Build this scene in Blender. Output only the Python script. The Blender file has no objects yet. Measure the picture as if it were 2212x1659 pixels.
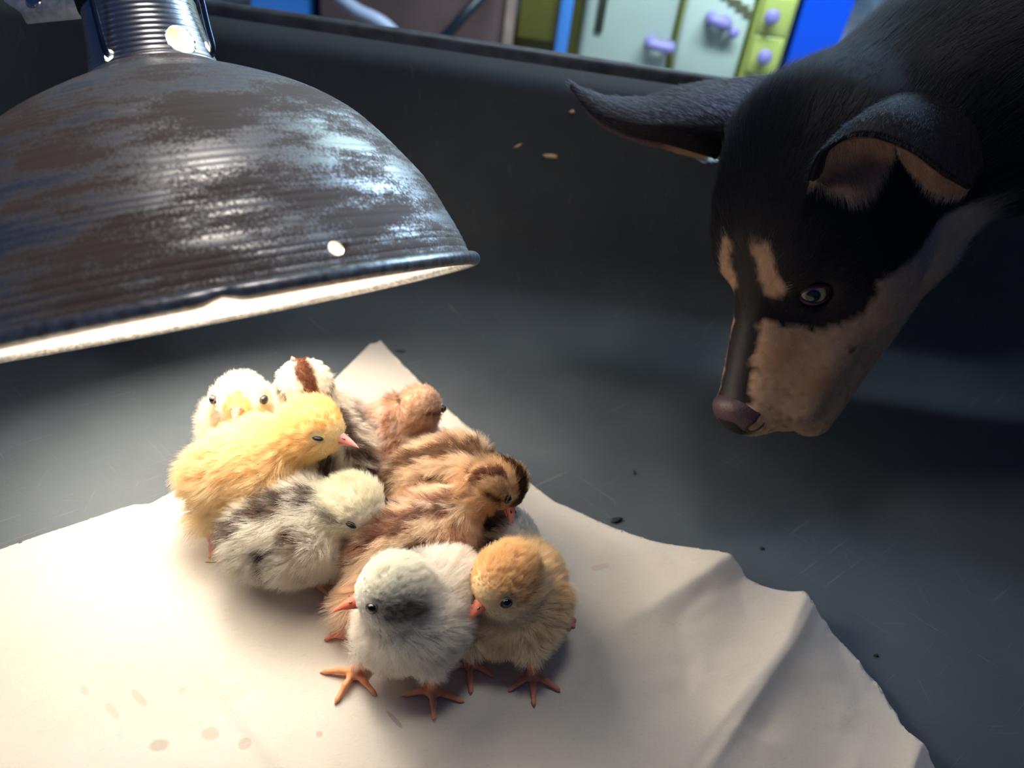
import bpy, bmesh, math, random
import numpy as np
from mathutils import Vector, Matrix, kdtree

# ------------------------------------------------------------------ camera, world, light, exposure
SC = bpy.context.scene
COL = SC.collection
IMG_W, IMG_H, FOCAL = 2212, 1659, 1700.0
PITCH, ROLL, CAM_Z = math.radians(37.0), math.radians(8.5), 0.38
FW = np.array([0, math.cos(PITCH), -math.sin(PITCH)])
_up0 = np.array([0, math.sin(PITCH), math.cos(PITCH)])
RT = math.cos(ROLL) * np.array([1.0, 0, 0]) + math.sin(ROLL) * _up0
UP = -math.sin(ROLL) * np.array([1.0, 0, 0]) + math.cos(ROLL) * _up0
CAM = np.array([0, 0, CAM_Z])

cam_data = bpy.data.cameras.new('camera')
cam = bpy.data.objects.new('camera', cam_data)
COL.objects.link(cam)
cam.matrix_world = Matrix(((RT[0], UP[0], -FW[0], CAM[0]), (RT[1], UP[1], -FW[1], CAM[1]),
                           (RT[2], UP[2], -FW[2], CAM[2]), (0, 0, 0, 1)))
cam_data.sensor_width = 36.0
cam_data.lens = FOCAL / IMG_W * 36.0
cam_data.clip_start = 0.02
cam_data.dof.use_dof = True
cam_data.dof.focus_distance = 0.42
cam_data.dof.aperture_fstop = 5.8
SC.camera = cam

SC.view_settings.view_transform = 'Standard'
SC.view_settings.look = 'None'
SC.view_settings.gamma = 1.0
SC.view_settings.use_curve_mapping = False
SC.view_settings.exposure = 0.2
SC.cycles.max_bounces = 10
SC.cycles.diffuse_bounces = 7
SC.cycles.transparent_max_bounces = 8
SC.cycles.sample_clamp_indirect = 6.0
SC.cycles.caustics_reflective = True
SC.cycles.caustics_refractive = False

world = bpy.data.worlds.new('world')
SC.world = world
world.use_nodes = True
world.node_tree.nodes['Background'].inputs[0].default_value = (0.13, 0.30, 0.95, 1)
world.node_tree.nodes['Background'].inputs[1].default_value = 0.065


def area_light(name, loc, target, size, power, color):
    l = bpy.data.lights.new(name, 'AREA')
    l.shape = 'RECTANGLE'
    l.size, l.size_y = size
    l.energy = power
    l.color = color
    o = bpy.data.objects.new(name, l)
    COL.objects.link(o)
    o.location = loc
    o.rotation_euler = (Vector(target) - Vector(loc)).to_track_quat('-Z', 'Y').to_euler()
    return o


# daylight through the window high in the back wall, right of the cupboards
area_light('window_daylight', (1.35, 2.45, 1.35), (0.1, 0.4, 0.2), (1.1, 0.9), 56, (0.42, 0.66, 1.0))
# lamp above the tank on the ceiling, and an added unseen fill light brightening the cupboards
area_light('ceiling_lamp', (-0.12, 0.46, 2.1), (-0.12, 0.46, 0.0), (0.35, 0.35), 7.0, (1.0, 0.97, 0.93))
area_light('cupboard_fill', (0.3, 0.82, 1.0), (0.3, 1.72, 0.70), (0.9, 0.25), 27, (0.66, 0.86, 1.0))
BULB_STRENGTH = 40.0


# ------------------------------------------------------------------ helpers
def at(px, py, d):
    """world point seen at picture point (px, py), d metres along the viewing axis"""
    return CAM + (FW + RT * (px - IMG_W / 2) / FOCAL + UP * (IMG_H / 2 - py) / FOCAL) * d


def atz(px, py, z):
    r = FW + RT * (px - IMG_W / 2) / FOCAL + UP * (IMG_H / 2 - py) / FOCAL
    return CAM + r * (z - CAM[2]) / r[2]


def aty(px, py, y):
    r = FW + RT * (px - IMG_W / 2) / FOCAL + UP * (IMG_H / 2 - py) / FOCAL
    return CAM + r * (y - CAM[1]) / r[1]


def nrm(v):
    v = np.asarray(v, float)
    return v / (np.linalg.norm(v, axis=-1, keepdims=True) + 1e-12)


def tag(o, label=None, cat=None, group=None, kind=None):
    if label: o['label'] = label
    if cat: o['category'] = cat
    if group: o['group'] = group
    if kind: o['kind'] = kind
    return o


def empty(name, loc):
    o = bpy.data.objects.new(name, None)
    o.empty_display_size = 0.02
    COL.objects.link(o)
    o.location = loc
    return o


def mesh_obj(name, verts, faces, mat, parent=None, smooth=True, colors=None):
    """verts in world coordinates; stored relative to the parent's place"""
    V = np.asarray(verts, float)
    if parent is not None:
        off = np.zeros(3)
        p = parent
        while p is not None:
            off = off + np.array(p.location)
            p = p.parent
        V = V - off
    me = bpy.data.meshes.new(name)
    me.from_pydata(V.tolist(), [], [list(map(int, f)) for f in faces])
    if mat: me.materials.append(mat)
    if smooth:
        me.polygons.foreach_set('use_smooth', np.ones(len(me.polygons), bool))
    if colors is not None:
        a = me.color_attributes.new('col', 'FLOAT_COLOR', 'POINT')
        c = np.ones((len(V), 4), np.float32)
        c[:, :3] = colors
        a.data.foreach_set('color', c.ravel())
    me.update()
    o = bpy.data.objects.new(name, me)
    COL.objects.link(o)
    if parent is not None: o.parent = parent
    return o


def fix_normals(o):
    bm = bmesh.new()
    bm.from_mesh(o.data)
    bmesh.ops.recalc_face_normals(bm, faces=bm.faces)
    bm.to_mesh(o.data)
    bm.free()
    return o


# ---- signed-distance modelling
def rc(P, a, b, ra, rb):
    """rounded cone from a to b"""
    a = np.asarray(a, float); b = np.asarray(b, float)
    ab = b - a
    t = np.clip(((P - a) @ ab) / (ab @ ab + 1e-12), 0, 1)
    return np.linalg.norm(P - a - t[..., None] * ab, axis=-1) - (ra + (rb - ra) * t)


def ell(P, c, r, M=None):
    """ellipsoid, axes in the rows of M"""
    q = P - np.asarray(c, float)
    if M is not None: q = q @ np.asarray(M).T
    r = np.asarray(r, float)
    k0 = np.linalg.norm(q / r, axis=-1)
    k1 = np.linalg.norm(q / (r * r), axis=-1)
    return np.where(k1 > 1e-9, k0 * (k0 - 1) / (k1 + 1e-12), -r.min())


def smin(a, b, k):
    h = np.clip(0.5 + 0.5 * (b - a) / k, 0, 1)
    return b + (a - b) * h - k * h * (1 - h)


def smax(a, b, k):
    return -smin(-a, -b, k)


def sdf_mesh(f, lo, hi, h):
    """naive surface nets; returns verts, quads, normals"""
    lo = np.asarray(lo, float); hi = np.asarray(hi, float)
    n = np.ceil((hi - lo) / h).astype(int) + 1
    B = 4
    nb = (n + B - 1) // B
    cax = [lo[i] + h * (B * np.arange(nb[i]) + 1.5) for i in range(3)]
    CG = np.stack(np.meshgrid(*cax, indexing='ij'), -1)
    CD = f(CG.reshape(-1, 3)).reshape(nb)
    D = np.repeat(np.repeat(np.repeat(CD, B, 0), B, 1), B, 2)
    blk = np.argwhere(np.abs(CD) < B * h * 2.0)
    o3 = np.stack(np.meshgrid(*[np.arange(B)] * 3, indexing='ij'), -1).reshape(-1, 3)
    for k in range(0, len(blk), 4000):
        ii = (blk[k:k + 4000, None, :] * B + o3[None]).reshape(-1, 3)
        D[ii[:, 0], ii[:, 1], ii[:, 2]] = f(lo + h * ii)
    D = np.ascontiguousarray(D[:n[0], :n[1], :n[2]])
    c = n - 1
    acc = np.zeros(tuple(c) + (3,)); cnt = np.zeros(tuple(c))
    quads = []
    for axis in range(3):
        s0 = [slice(None)] * 3; s1 = [slice(None)] * 3
        s0[axis] = slice(0, n[axis] - 1); s1[axis] = slice(1, n[axis])
        d0, d1 = D[tuple(s0)], D[tuple(s1)]
        cr = (d0 < 0) != (d1 < 0)
        idx = np.argwhere(cr)
        if not len(idx): continue
        t = d0[cr] / (d0[cr] - d1[cr])
        pt = lo + h * idx
        pt[:, axis] += h * t
        b, e = (axis + 1) % 3, (axis + 2) % 3
        ids = []
        ok = np.ones(len(idx), bool)
        for db, de in ((-1, -1), (0, -1), (0, 0), (-1, 0)):
            ci = idx.copy()
            ci[:, b] += db; ci[:, e] += de
            good = (ci >= 0).all(1) & (ci < c).all(1)
            ok &= good
            g = ci[good]
            np.add.at(acc, (g[:, 0], g[:, 1], g[:, 2]), pt[good])
            np.add.at(cnt, (g[:, 0], g[:, 1], g[:, 2]), 1)
            ids.append(ci)
        Q = np.stack(ids, 1)[ok]
        flip = (d0[cr] > 0)[ok]
        Q[flip] = Q[flip][:, ::-1]
        quads.append(Q)
    Q = np.concatenate(quads)
    lin = -np.ones(tuple(c), int)
    m = cnt > 0
    lin[m] = np.arange(m.sum())
    V = acc[m] / cnt[m][:, None]
    F = lin[Q[..., 0], Q[..., 1], Q[..., 2]]
    e = h * 0.25
    E3 = np.eye(3) * e
    for _ in range(2):
        d = f(V)
        g = np.stack([f(V + E3[i]) - f(V - E3[i]) for i in range(3)], -1) / (2 * e)
        g2 = (g * g).sum(-1)
        step = d / np.maximum(g2, 0.2)
        V = V - g * np.clip(step, -h, h)[:, None]
    N = nrm(np.stack([f(V + E3[i]) - f(V - E3[i]) for i in range(3)], -1))
    return V, F, N


# ---- fur
def fur(name, parent, V, F, N, n, rng, lenf, dirf, colf, lift, radius, mat, segs=5, keep=None, clump=0.0, nclump=400, jitter=0.25, droop=0.0):
    V = np.asarray(V); F = np.asarray(F); N = np.asarray(N)
    T3 = np.concatenate([F[:, [0, 1, 2]], F[:, [0, 2, 3]]]) if F.shape[1] == 4 else F
    A, B, C = V[T3[:, 0]], V[T3[:, 1]], V[T3[:, 2]]
    area = np.linalg.norm(np.cross(B - A, C - A), axis=1)
    pick = rng.choice(len(T3), size=n, p=area / area.sum())
    u = rng.random((n, 2)); s = u.sum(1) > 1
    u[s] = 1 - u[s]
    w = np.stack([1 - u.sum(1), u[:, 0], u[:, 1]], 1)
    t = T3[pick]
    P = (V[t] * w[..., None]).sum(1)
    NN = nrm((N[t] * w[..., None]).sum(1))
    if keep is not None:
        k = keep(P)
        P, NN = P[k], NN[k]
    n = len(P)
    L = lenf(P) * (0.72 + 0.5 * rng.random(n))
    d = dirf(P, NN)
    d = d - NN * (d * NN).sum(1, keepdims=True)
    d = nrm(nrm(d) + jitter * rng.normal(size=(n, 3)))
    lf = lift(P) if callable(lift) else np.full(n, lift)
    root_dir = nrm(d * (1 - lf)[:, None] + NN * lf[:, None])
    tip_dir = nrm(d * (1 - lf * 0.6)[:, None] + NN * (lf * 0.6)[:, None] - np.array([0, 0, droop]))
    q = np.linspace(0, 1, segs)
    pts = P[:, None, :] - NN[:, None, :] * 0.0004 + L[:, None, None] * (root_dir[:, None, :] * (q - 0.5 * q * q)[None, :, None] + tip_dir[:, None, :] * (0.5 * q * q)[None, :, None])
    if clump > 0:
        ci = rng.choice(n, size=min(nclump, n), replace=False)
        kd = kdtree.KDTree(len(ci))
        for i, c in enumerate(ci): kd.insert(P[c], i)
        kd.balance()
        near = np.array([kd.find(p)[1] for p in P])
        tgt = pts[ci[near]]
        sc = (L / np.maximum(L[ci[near]], 1e-6))[:, None, None]
        base = P[ci[near]][:, None, :]
        goal = base + (tgt - base) * sc
        wq = (clump * q ** 1.3)[None, :, None] * (0.5 + 0.7 * rng.random((n, 1, 1)))
        pts = pts * (1 - wq) + goal * wq
    col = colf(P, rng)
    off = np.zeros(3); p = parent
    while p is not None:
        off = off + np.array(p.location); p = p.parent
    pts = pts - off
    cu = bpy.data.hair_curves.new(name)
    cu.add_curves([segs] * n)
    cu.position_data.foreach_set('vector', pts.astype(np.float32).ravel())
    r = cu.attributes.new('radius', 'FLOAT', 'POINT')
    rad = np.repeat((radius * (1 - 0.8 * q ** 1.5))[None, :], n, 0) * (0.8 + 0.4 * rng.random((n, 1)))
    r.data.foreach_set('value', rad.astype(np.float32).ravel())
    ca = cu.attributes.new('col', 'FLOAT_COLOR', 'CURVE')
    c4 = np.ones((n, 4), np.float32); c4[:, :3] = np.clip(col, 0, 1)
    ca.data.foreach_set('color', c4.ravel())
    cu.materials.append(mat)
    o = bpy.data.objects.new(name, cu)
    COL.objects.link(o)
    o.parent = parent
    return o


def vnoise(P, s, seed=0.0):
    """cheap smooth noise, -1..1"""
    q = np.asarray(P) * s + seed
    x, y, z = q[..., 0], q[..., 1], q[..., 2]
    return (np.sin(x * 1.7 + 1.3 * np.sin(y * 1.1 + seed)) + np.sin(y * 1.9 + 1.2 * np.sin(z * 1.3 + 2 * seed)) + np.sin(z * 1.6 + 1.4 * np.sin(x * 0.9 + 3 * seed))) / 3


def sstep(a, b, x):
    t = np.clip((x - a) / (b - a), 0, 1)
    return t * t * (3 - 2 * t)


def mix(a, b, t):
    return np.asarray(a) * (1 - t[..., None]) + np.asarray(b) * t[..., None]


def srgb(r, g, b):
    c = np.array([r, g, b]) / 255.0
    return np.where(c <= 0.04045, c / 12.92, ((c + 0.055) / 1.055) ** 2.4)


# ------------------------------------------------------------------ materials
def new_mat(name):
    m = bpy.data.materials.new(name)
    m.use_nodes = True
    nt = m.node_tree
    return m, nt, nt.nodes['Principled BSDF']


def simple(name, col, rough=0.5, metal=0.0, spec=0.5, bump=0.0, bscale=200, vary=0.0):
    m, nt, b = new_mat(name)
    b.inputs['Base Color'].default_value = (*col, 1)
    b.inputs['Roughness'].default_value = rough
    b.inputs['Metallic'].default_value = metal
    b.inputs['Specular IOR Level'].default_value = spec
    if bump or vary:
        tc = nt.nodes.new('ShaderNodeTexCoord')
        nz = nt.nodes.new('ShaderNodeTexNoise')
        nz.inputs['Scale'].default_value = bscale
        nz.inputs['Detail'].default_value = 5
        nt.links.new(tc.outputs['Object'], nz.inputs['Vector'])
        if bump:
            bp = nt.nodes.new('ShaderNodeBump')
            bp.inputs['Strength'].default_value = bump
            bp.inputs['Distance'].default_value = 0.001
            nt.links.new(nz.outputs['Fac'], bp.inputs['Height'])
            nt.links.new(bp.outputs['Normal'], b.inputs['Normal'])
        if vary:
            mx = nt.nodes.new('ShaderNodeMixRGB')
            mx.blend_type = 'MULTIPLY'
            mx.inputs[0].default_value = vary
            mx.inputs[1].default_value = (*col, 1)
            rp = nt.nodes.new('ShaderNodeValToRGB')
            rp.color_ramp.elements[0].position = 0.35
            rp.color_ramp.elements[1].position = 0.65
            nt.links.new(nz.outputs['Fac'], rp.inputs[0])
            nt.links.new(rp.outputs[0], mx.inputs[2])
            nt.links.new(mx.outputs[0], b.inputs['Base Color'])
    return m


def attr_mat(name, rough=0.7, spec=0.3, sss=0.0, bump=0.0):
    m, nt, b = new_mat(name)
    a = nt.nodes.new('ShaderNodeAttribute')
    a.attribute_name = 'col'
    nt.links.new(a.outputs['Color'], b.inputs['Base Color'])
    b.inputs['Roughness'].default_value = rough
    b.inputs['Specular IOR Level'].default_value = spec
    if sss:
        b.inputs['Subsurface Weight'].default_value = sss
        b.inputs['Subsurface Radius'].default_value = (1, 0.4, 0.2)
        b.inputs['Subsurface Scale'].default_value = 0.002
    if bump:
        nz = nt.nodes.new('ShaderNodeTexNoise'); nz.inputs['Scale'].default_value = 900
        tc = nt.nodes.new('ShaderNodeTexCoord')
        nt.links.new(tc.outputs['Object'], nz.inputs['Vector'])
        bp = nt.nodes.new('ShaderNodeBump'); bp.inputs['Strength'].default_value = bump; bp.inputs['Distance'].default_value = 0.0006
        nt.links.new(nz.outputs['Fac'], bp.inputs['Height']); nt.links.new(bp.outputs['Normal'], b.inputs['Normal'])
    return m


def down_mat():
    m = bpy.data.materials.new('down_fibre')
    m.use_nodes = True
    nt = m.node_tree
    nt.nodes.clear()
    out = nt.nodes.new('ShaderNodeOutputMaterial')
    a = nt.nodes.new('ShaderNodeAttribute'); a.attribute_name = 'col'
    d = nt.nodes.new('ShaderNodeBsdfDiffuse')
    t = nt.nodes.new('ShaderNodeBsdfTranslucent')
    mx = nt.nodes.new('ShaderNodeMixShader'); mx.inputs[0].default_value = 0.52
    hi = nt.nodes.new('ShaderNodeHairInfo')
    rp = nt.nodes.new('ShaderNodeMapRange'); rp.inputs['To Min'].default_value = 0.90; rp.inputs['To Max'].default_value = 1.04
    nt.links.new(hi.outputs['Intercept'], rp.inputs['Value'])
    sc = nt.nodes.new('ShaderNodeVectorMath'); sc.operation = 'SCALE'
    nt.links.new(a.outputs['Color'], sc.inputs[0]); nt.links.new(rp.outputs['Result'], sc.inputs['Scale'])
    nt.links.new(sc.outputs[0], d.inputs['Color'])
    nt.links.new(sc.outputs[0], t.inputs['Color'])
    nt.links.new(d.outputs[0], mx.inputs[1]); nt.links.new(t.outputs[0], mx.inputs[2])
    nt.links.new(mx.outputs[0], out.inputs['Surface'])
    return m


def coat_mat():
    m = bpy.data.materials.new('dog_hair')
    m.use_nodes = True
    nt = m.node_tree
    nt.nodes.clear()
    out = nt.nodes.new('ShaderNodeOutputMaterial')
    a = nt.nodes.new('ShaderNodeAttribute'); a.attribute_name = 'col'
    h = nt.nodes.new('ShaderNodeBsdfHairPrincipled')
    h.model = 'CHIANG'
    h.parametrization = 'COLOR'
    h.inputs['Roughness'].default_value = 0.35
    h.inputs['Radial Roughness'].default_value = 0.45
    nt.links.new(a.outputs['Color'], h.inputs['Color'])
    nt.links.new(h.outputs[0], out.inputs['Surface'])
    return m


M_DOWN = down_mat()
M_COAT = coat_mat()
M_SKIN = attr_mat('chick_skin', 0.8, 0.2)
M_LEG = attr_mat('chick_leg_scale', 0.5, 0.4, sss=0.25, bump=0.35)
M_BEAK = attr_mat('beak_horn', 0.35, 0.5, sss=0.3)
M_DOGSKIN = attr_mat('dog_skin', 0.6, 0.4)
M_EYE = simple('black_eye', (0.004, 0.004, 0.006), 0.06, 0, 0.8)
M_LID = simple('eyelid_skin', tuple(srgb(104, 84, 76)), 0.7)


def tank_mat():
    m, nt, b = new_mat('black_rubber')
    N = nt.nodes.new; K = nt.links.new
    tc = N('ShaderNodeTexCoord')
    n1 = N('ShaderNodeTexNoise'); n1.inputs['Scale'].default_value = 9; n1.inputs['Detail'].default_value = 7
    K(tc.outputs['Object'], n1.inputs['Vector'])
    r1 = N('ShaderNodeValToRGB')
    r1.color_ramp.elements[0].position = 0.3; r1.color_ramp.elements[0].color = (0.056, 0.068, 0.078, 1)
    r1.color_ramp.elements[1].position = 0.75; r1.color_ramp.elements[1].color = (0.088, 0.104, 0.119, 1)
    K(n1.outputs['Fac'], r1.inputs[0])
    last = r1.outputs[0]
    # scratches in three directions
    for rot, sc, th, amt in ((0.75, (16, 520, 60), 0.71, 0.12), (-0.65, (14, 640, 60), 0.71, 0.12), (1.7, (26, 560, 50), 0.73, 0.08), (0.15, (18, 700, 60), 0.74, 0.10)):
        mp = N('ShaderNodeMapping'); mp.vector_type = 'TEXTURE'; mp.inputs['Rotation'].default_value = (0, 0, rot); mp.inputs['Scale'].default_value = tuple(1 / v for v in sc)
        K(tc.outputs['Object'], mp.inputs['Vector'])
        nz = N('ShaderNodeTexNoise'); nz.inputs['Scale'].default_value = 1.0; nz.inputs['Detail'].default_value = 2
        K(mp.outputs[0], nz.inputs['Vector'])
        rp = N('ShaderNodeValToRGB')
        rp.color_ramp.elements[0].position = th - 0.02; rp.color_ramp.elements[1].position = th + 0.05
        K(nz.outputs['Fac'], rp.inputs[0])
        ml = N('ShaderNodeMath'); ml.operation = 'MULTIPLY'; ml.inputs[1].default_value = amt
        K(rp.outputs[0], ml.inputs[0])
        mx = N('ShaderNodeMixRGB'); mx.inputs[2].default_value = (0.45, 0.46, 0.45, 1)
        K(ml.outputs[0], mx.inputs[0]); K(last, mx.inputs[1])
        last = mx.outputs[0]
    K(last, b.inputs['Base Color'])
    b.inputs['Roughness'].default_value = 0.62
    b.inputs['Specular IOR Level'].default_value = 0.35
    nb = N('ShaderNodeTexNoise'); nb.inputs['Scale'].default_value = 500; nb.inputs['Detail'].default_value = 4
    K(tc.outputs['Object'], nb.inputs['Vector'])
    bp = N('ShaderNodeBump'); bp.inputs['Strength'].default_value = 0.15; bp.inputs['Distance'].default_value = 0.0008
    K(nb.outputs['Fac'], bp.inputs['Height']); K(bp.outputs['Normal'], b.inputs['Normal'])
    return m


def paper_mat(spots):
    m, nt, b = new_mat('feed_sack_paper')
    N = nt.nodes.new; K = nt.links.new
    tc = N('ShaderNodeTexCoord')
    n1 = N('ShaderNodeTexNoise'); n1.inputs['Scale'].default_value = 14; n1.inputs['Detail'].default_value = 5
    K(tc.outputs['Object'], n1.inputs['Vector'])
    r1 = N('ShaderNodeValToRGB')
    r1.color_ramp.elements[0].position = 0.3; r1.color_ramp.elements[0].color = (0.61, 0.56, 0.49, 1)
    r1.color_ramp.elements[1].position = 0.7; r1.color_ramp.elements[1].color = (0.69, 0.64, 0.57, 1)
    K(n1.outputs['Fac'], r1.inputs[0])
    last = r1.outputs[0]
    # fibres
    mp = N('ShaderNodeMapping'); mp.vector_type = 'TEXTURE'; mp.inputs['Scale'].default_value = (1 / 350, 1 / 1100, 1 / 300); mp.inputs['Rotation'].default_value = (0, 0, 0.5)
    K(tc.outputs['Object'], mp.inputs['Vector'])
    n2 = N('ShaderNodeTexNoise'); n2.inputs['Scale'].default_value = 1; n2.inputs['Detail'].default_value = 3; n2.inputs['Distortion'].default_value = 1.5
    K(mp.outputs[0], n2.inputs['Vector'])
    r2 = N('ShaderNodeValToRGB')
    r2.color_ramp.elements[0].position = 0.28; r2.color_ramp.elements[0].color = (0.80, 0.78, 0.76, 1)
    r2.color_ramp.elements[1].position = 0.48; r2.color_ramp.elements[1].color = (1, 1, 1, 1)
    K(n2.outputs['Fac'], r2.inputs[0])
    mu = N('ShaderNodeMixRGB'); mu.blend_type = 'MULTIPLY'; mu.inputs[0].default_value = 0.45
    K(last, mu.inputs[1]); K(r2.outputs[0], mu.inputs[2]); last = mu.outputs[0]
    # droppings and smudges soaked into the paper
    nd = N('ShaderNodeTexNoise'); nd.inputs['Scale'].default_value = 90; nd.inputs['Detail'].default_value = 3
    K(tc.outputs['Object'], nd.inputs['Vector'])
    for (x, y, rx, ry, rot, amt, colr) in spots:
        mp = N('ShaderNodeMapping'); mp.vector_type = 'TEXTURE'
        mp.inputs['Location'].default_value = (x, y, 0); mp.inputs['Rotation'].default_value = (0, 0, rot); mp.inputs['Scale'].default_value = (rx, ry, 1)
        K(tc.outputs['Object'], mp.inputs['Vector'])
        sp = N('ShaderNodeSeparateXYZ'); K(mp.outputs[0], sp.inputs[0])
        cx = N('ShaderNodeCombineXYZ'); K(sp.outputs[0], cx.inputs[0]); K(sp.outputs[1], cx.inputs[1])
        ln = N('ShaderNodeVectorMath'); ln.operation = 'LENGTH'; K(cx.outputs[0], ln.inputs[0])
        ad = N('ShaderNodeMath'); ad.operation = 'MULTIPLY_ADD'; ad.inputs[1].default_value = 1.1
        K(nd.outputs['Fac'], ad.inputs[0]); K(ln.outputs['Value'], ad.inputs[2])
        rp = N('ShaderNodeMapRange'); rp.inputs['From Min'].default_value = 1.65; rp.inputs['From Max'].default_value = 1.35
        rp.inputs['To Max'].default_value = amt
        K(ad.outputs[0], rp.inputs['Value'])
        mx = N('ShaderNodeMixRGB'); mx.inputs[2].default_value = (*colr, 1)
        K(rp.outputs['Result'], mx.inputs[0]); K(last, mx.inputs[1]); last = mx.outputs[0]
    K(last, b.inputs['Base Color'])
    b.inputs['Roughness'].default_value = 0.75
    b.inputs['Specular IOR Level'].default_value = 0.25
    nb = N('ShaderNodeTexNoise'); nb.inputs['Scale'].default_value = 60; nb.inputs['Detail'].default_value = 6
    K(tc.outputs['Object'], nb.inputs['Vector'])
    bp = N('ShaderNodeBump'); bp.inputs['Strength'].default_value = 0.25; bp.inputs['Distance'].default_value = 0.0015
    K(nb.outputs['Fac'], bp.inputs['Height']); K(bp.outputs['Normal'], b.inputs['Normal'])
    return m


def lamp_mat(name, dust):
    """spun aluminium with brown barn dust lying in patches along the spinning rings; local z is the lamp's axis"""
    m, nt, b = new_mat(name)
    N = nt.nodes.new; K = nt.links.new
    tc = N('ShaderNodeTexCoord')
    mp = N('ShaderNodeMapping'); mp.inputs['Scale'].default_value = (18, 18, 75)
    K(tc.outputs['Object'], mp.inputs['Vector'])
    n1 = N('ShaderNodeTexNoise'); n1.inputs['Scale'].default_value = 1; n1.inputs['Detail'].default_value = 6; n1.inputs['Roughness'].default_value = 0.62
    K(mp.outputs[0], n1.inputs['Vector'])
    n2 = N('ShaderNodeTexNoise'); n2.inputs['Scale'].default_value = 900; n2.inputs['Detail'].default_value = 3
    K(tc.outputs['Object'], n2.inputs['Vector'])
    ad = N('ShaderNodeMath'); ad.operation = 'MULTIPLY_ADD'; ad.inputs[1].default_value = 0.35
    K(n2.outputs['Fac'], ad.inputs[0]); K(n1.outputs['Fac'], ad.inputs[2])
    rp = N('ShaderNodeValToRGB')
    rp.color_ramp.elements[0].position = 0.70 - 0.12 * dust; rp.color_ramp.elements[0].color = (0, 0, 0, 1)
    rp.color_ramp.elements[1].position = 0.84 - 0.12 * dust; rp.color_ramp.elements[1].color = (1, 1, 1, 1)
    K(ad.outputs[0], rp.inputs[0])
    dm = N('ShaderNodeMath'); dm.operation = 'MULTIPLY_ADD'; dm.inputs[1].default_value = 0.70 * min(1, dust); dm.inputs[2].default_value = 0.18 * min(1, dust)
    K(rp.outputs[0], dm.inputs[0])
    mc = N('ShaderNodeMixRGB'); mc.inputs[1].default_value = (0.70, 0.67, 0.62, 1); mc.inputs[2].default_value = (0.21, 0.125, 0.078, 1)
    K(dm.outputs[0], mc.inputs[0]); K(mc.outputs[0], b.inputs['Base Color'])
    mm = N('ShaderNodeMath'); mm.operation = 'SUBTRACT'; mm.inputs[0].default_value = 1.0
    K(dm.outputs[0], mm.inputs[1]); K(mm.outputs[0], b.inputs['Metallic'])
    mr = N('ShaderNodeMath'); mr.operation = 'MULTIPLY_ADD'; mr.inputs[1].default_value = 0.5; mr.inputs[2].default_value = 0.30
    K(dm.outputs[0], mr.inputs[0]); K(mr.outputs[0], b.inputs['Roughness'])
    return m


# ------------------------------------------------------------------ room
def box_verts(x0, x1, y0, y1, z0, z1):
    return [(x, y, z) for z in (z0, z1) for y in (y0, y1) for x in (x0, x1)]


BOXF = [(0, 2, 3, 1), (4, 5, 7, 6), (0, 1, 5, 4), (2, 6, 7, 3), (0, 4, 6, 2), (1, 3, 7, 5)]


def box(name, x0, x1, y0, y1, z0, z1, mat, parent=None, bevel=0.0):
    o = mesh_obj(name, box_verts(x0, x1, y0, y1, z0, z1), BOXF, mat, parent, smooth=False)
    if bevel:
        bm = bmesh.new(); bm.from_mesh(o.data)
        bmesh.ops.bevel(bm, geom=bm.edges[:], offset=bevel, segments=2, affect='EDGES', profile=0.5)
        bm.to_mesh(o.data); bm.free()
        o.data.polygons.foreach_set('use_smooth', np.ones(len(o.data.polygons), bool))
    return o


GROUND = -0.012
tag(box('floor', -3, 3, -2, 3, GROUND - 0.05, GROUND, simple('concrete_floor', (0.20, 0.20, 0.20), 0.8, bump=0.3, bscale=40, vary=0.3)), kind='structure')
tag(box('wall_back', -3, 3, 2.6, 2.7, GROUND, 2.6, simple('pale_wall_paint', (0.45, 0.55, 0.68), 0.8, vary=0.2, bscale=3)), kind='structure')

# ------------------------------------------------------------------ tank
TX0, TX1, TY0, TY1, TZ = -0.62, 0.62, -0.40, 0.64, 0.22


def rrect(inset, n=24):
    r = max(0.24 - inset, 0.03)
    x0, x1, y0, y1 = TX0 + inset, TX1 - inset, TY0 + inset, TY1 - inset
    pts = []
    for cx, cy, a0 in ((x1 - r, y1 - r, 0), (x0 + r, y1 - r, 90), (x0 + r, y0 + r, 180), (x1 - r, y0 + r, 270)):
        for i in range(n + 1):
            a = math.radians(a0 + 90 * i / n)
            pts.append((cx + r * math.cos(a), cy + r * math.sin(a)))
    return pts


def ring_sweep(profile, cap_first=False, cap_last=False):
    V, Fc = [], []
    m = len(rrect(0))
    for ins, z in profile:
        V += [(x, y, z) for x, y in rrect(ins)]
    for k in range(len(profile) - 1):
        for i in range(m):
            j = (i + 1) % m
            Fc.append((k * m + i, k * m + j, (k + 1) * m + j, (k + 1) * m + i))
    if cap_first: Fc.append(tuple(range(m))[::-1])
    if cap_last: Fc.append(tuple(range((len(profile) - 1) * m, len(profile) * m)))
    return V, Fc


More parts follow.
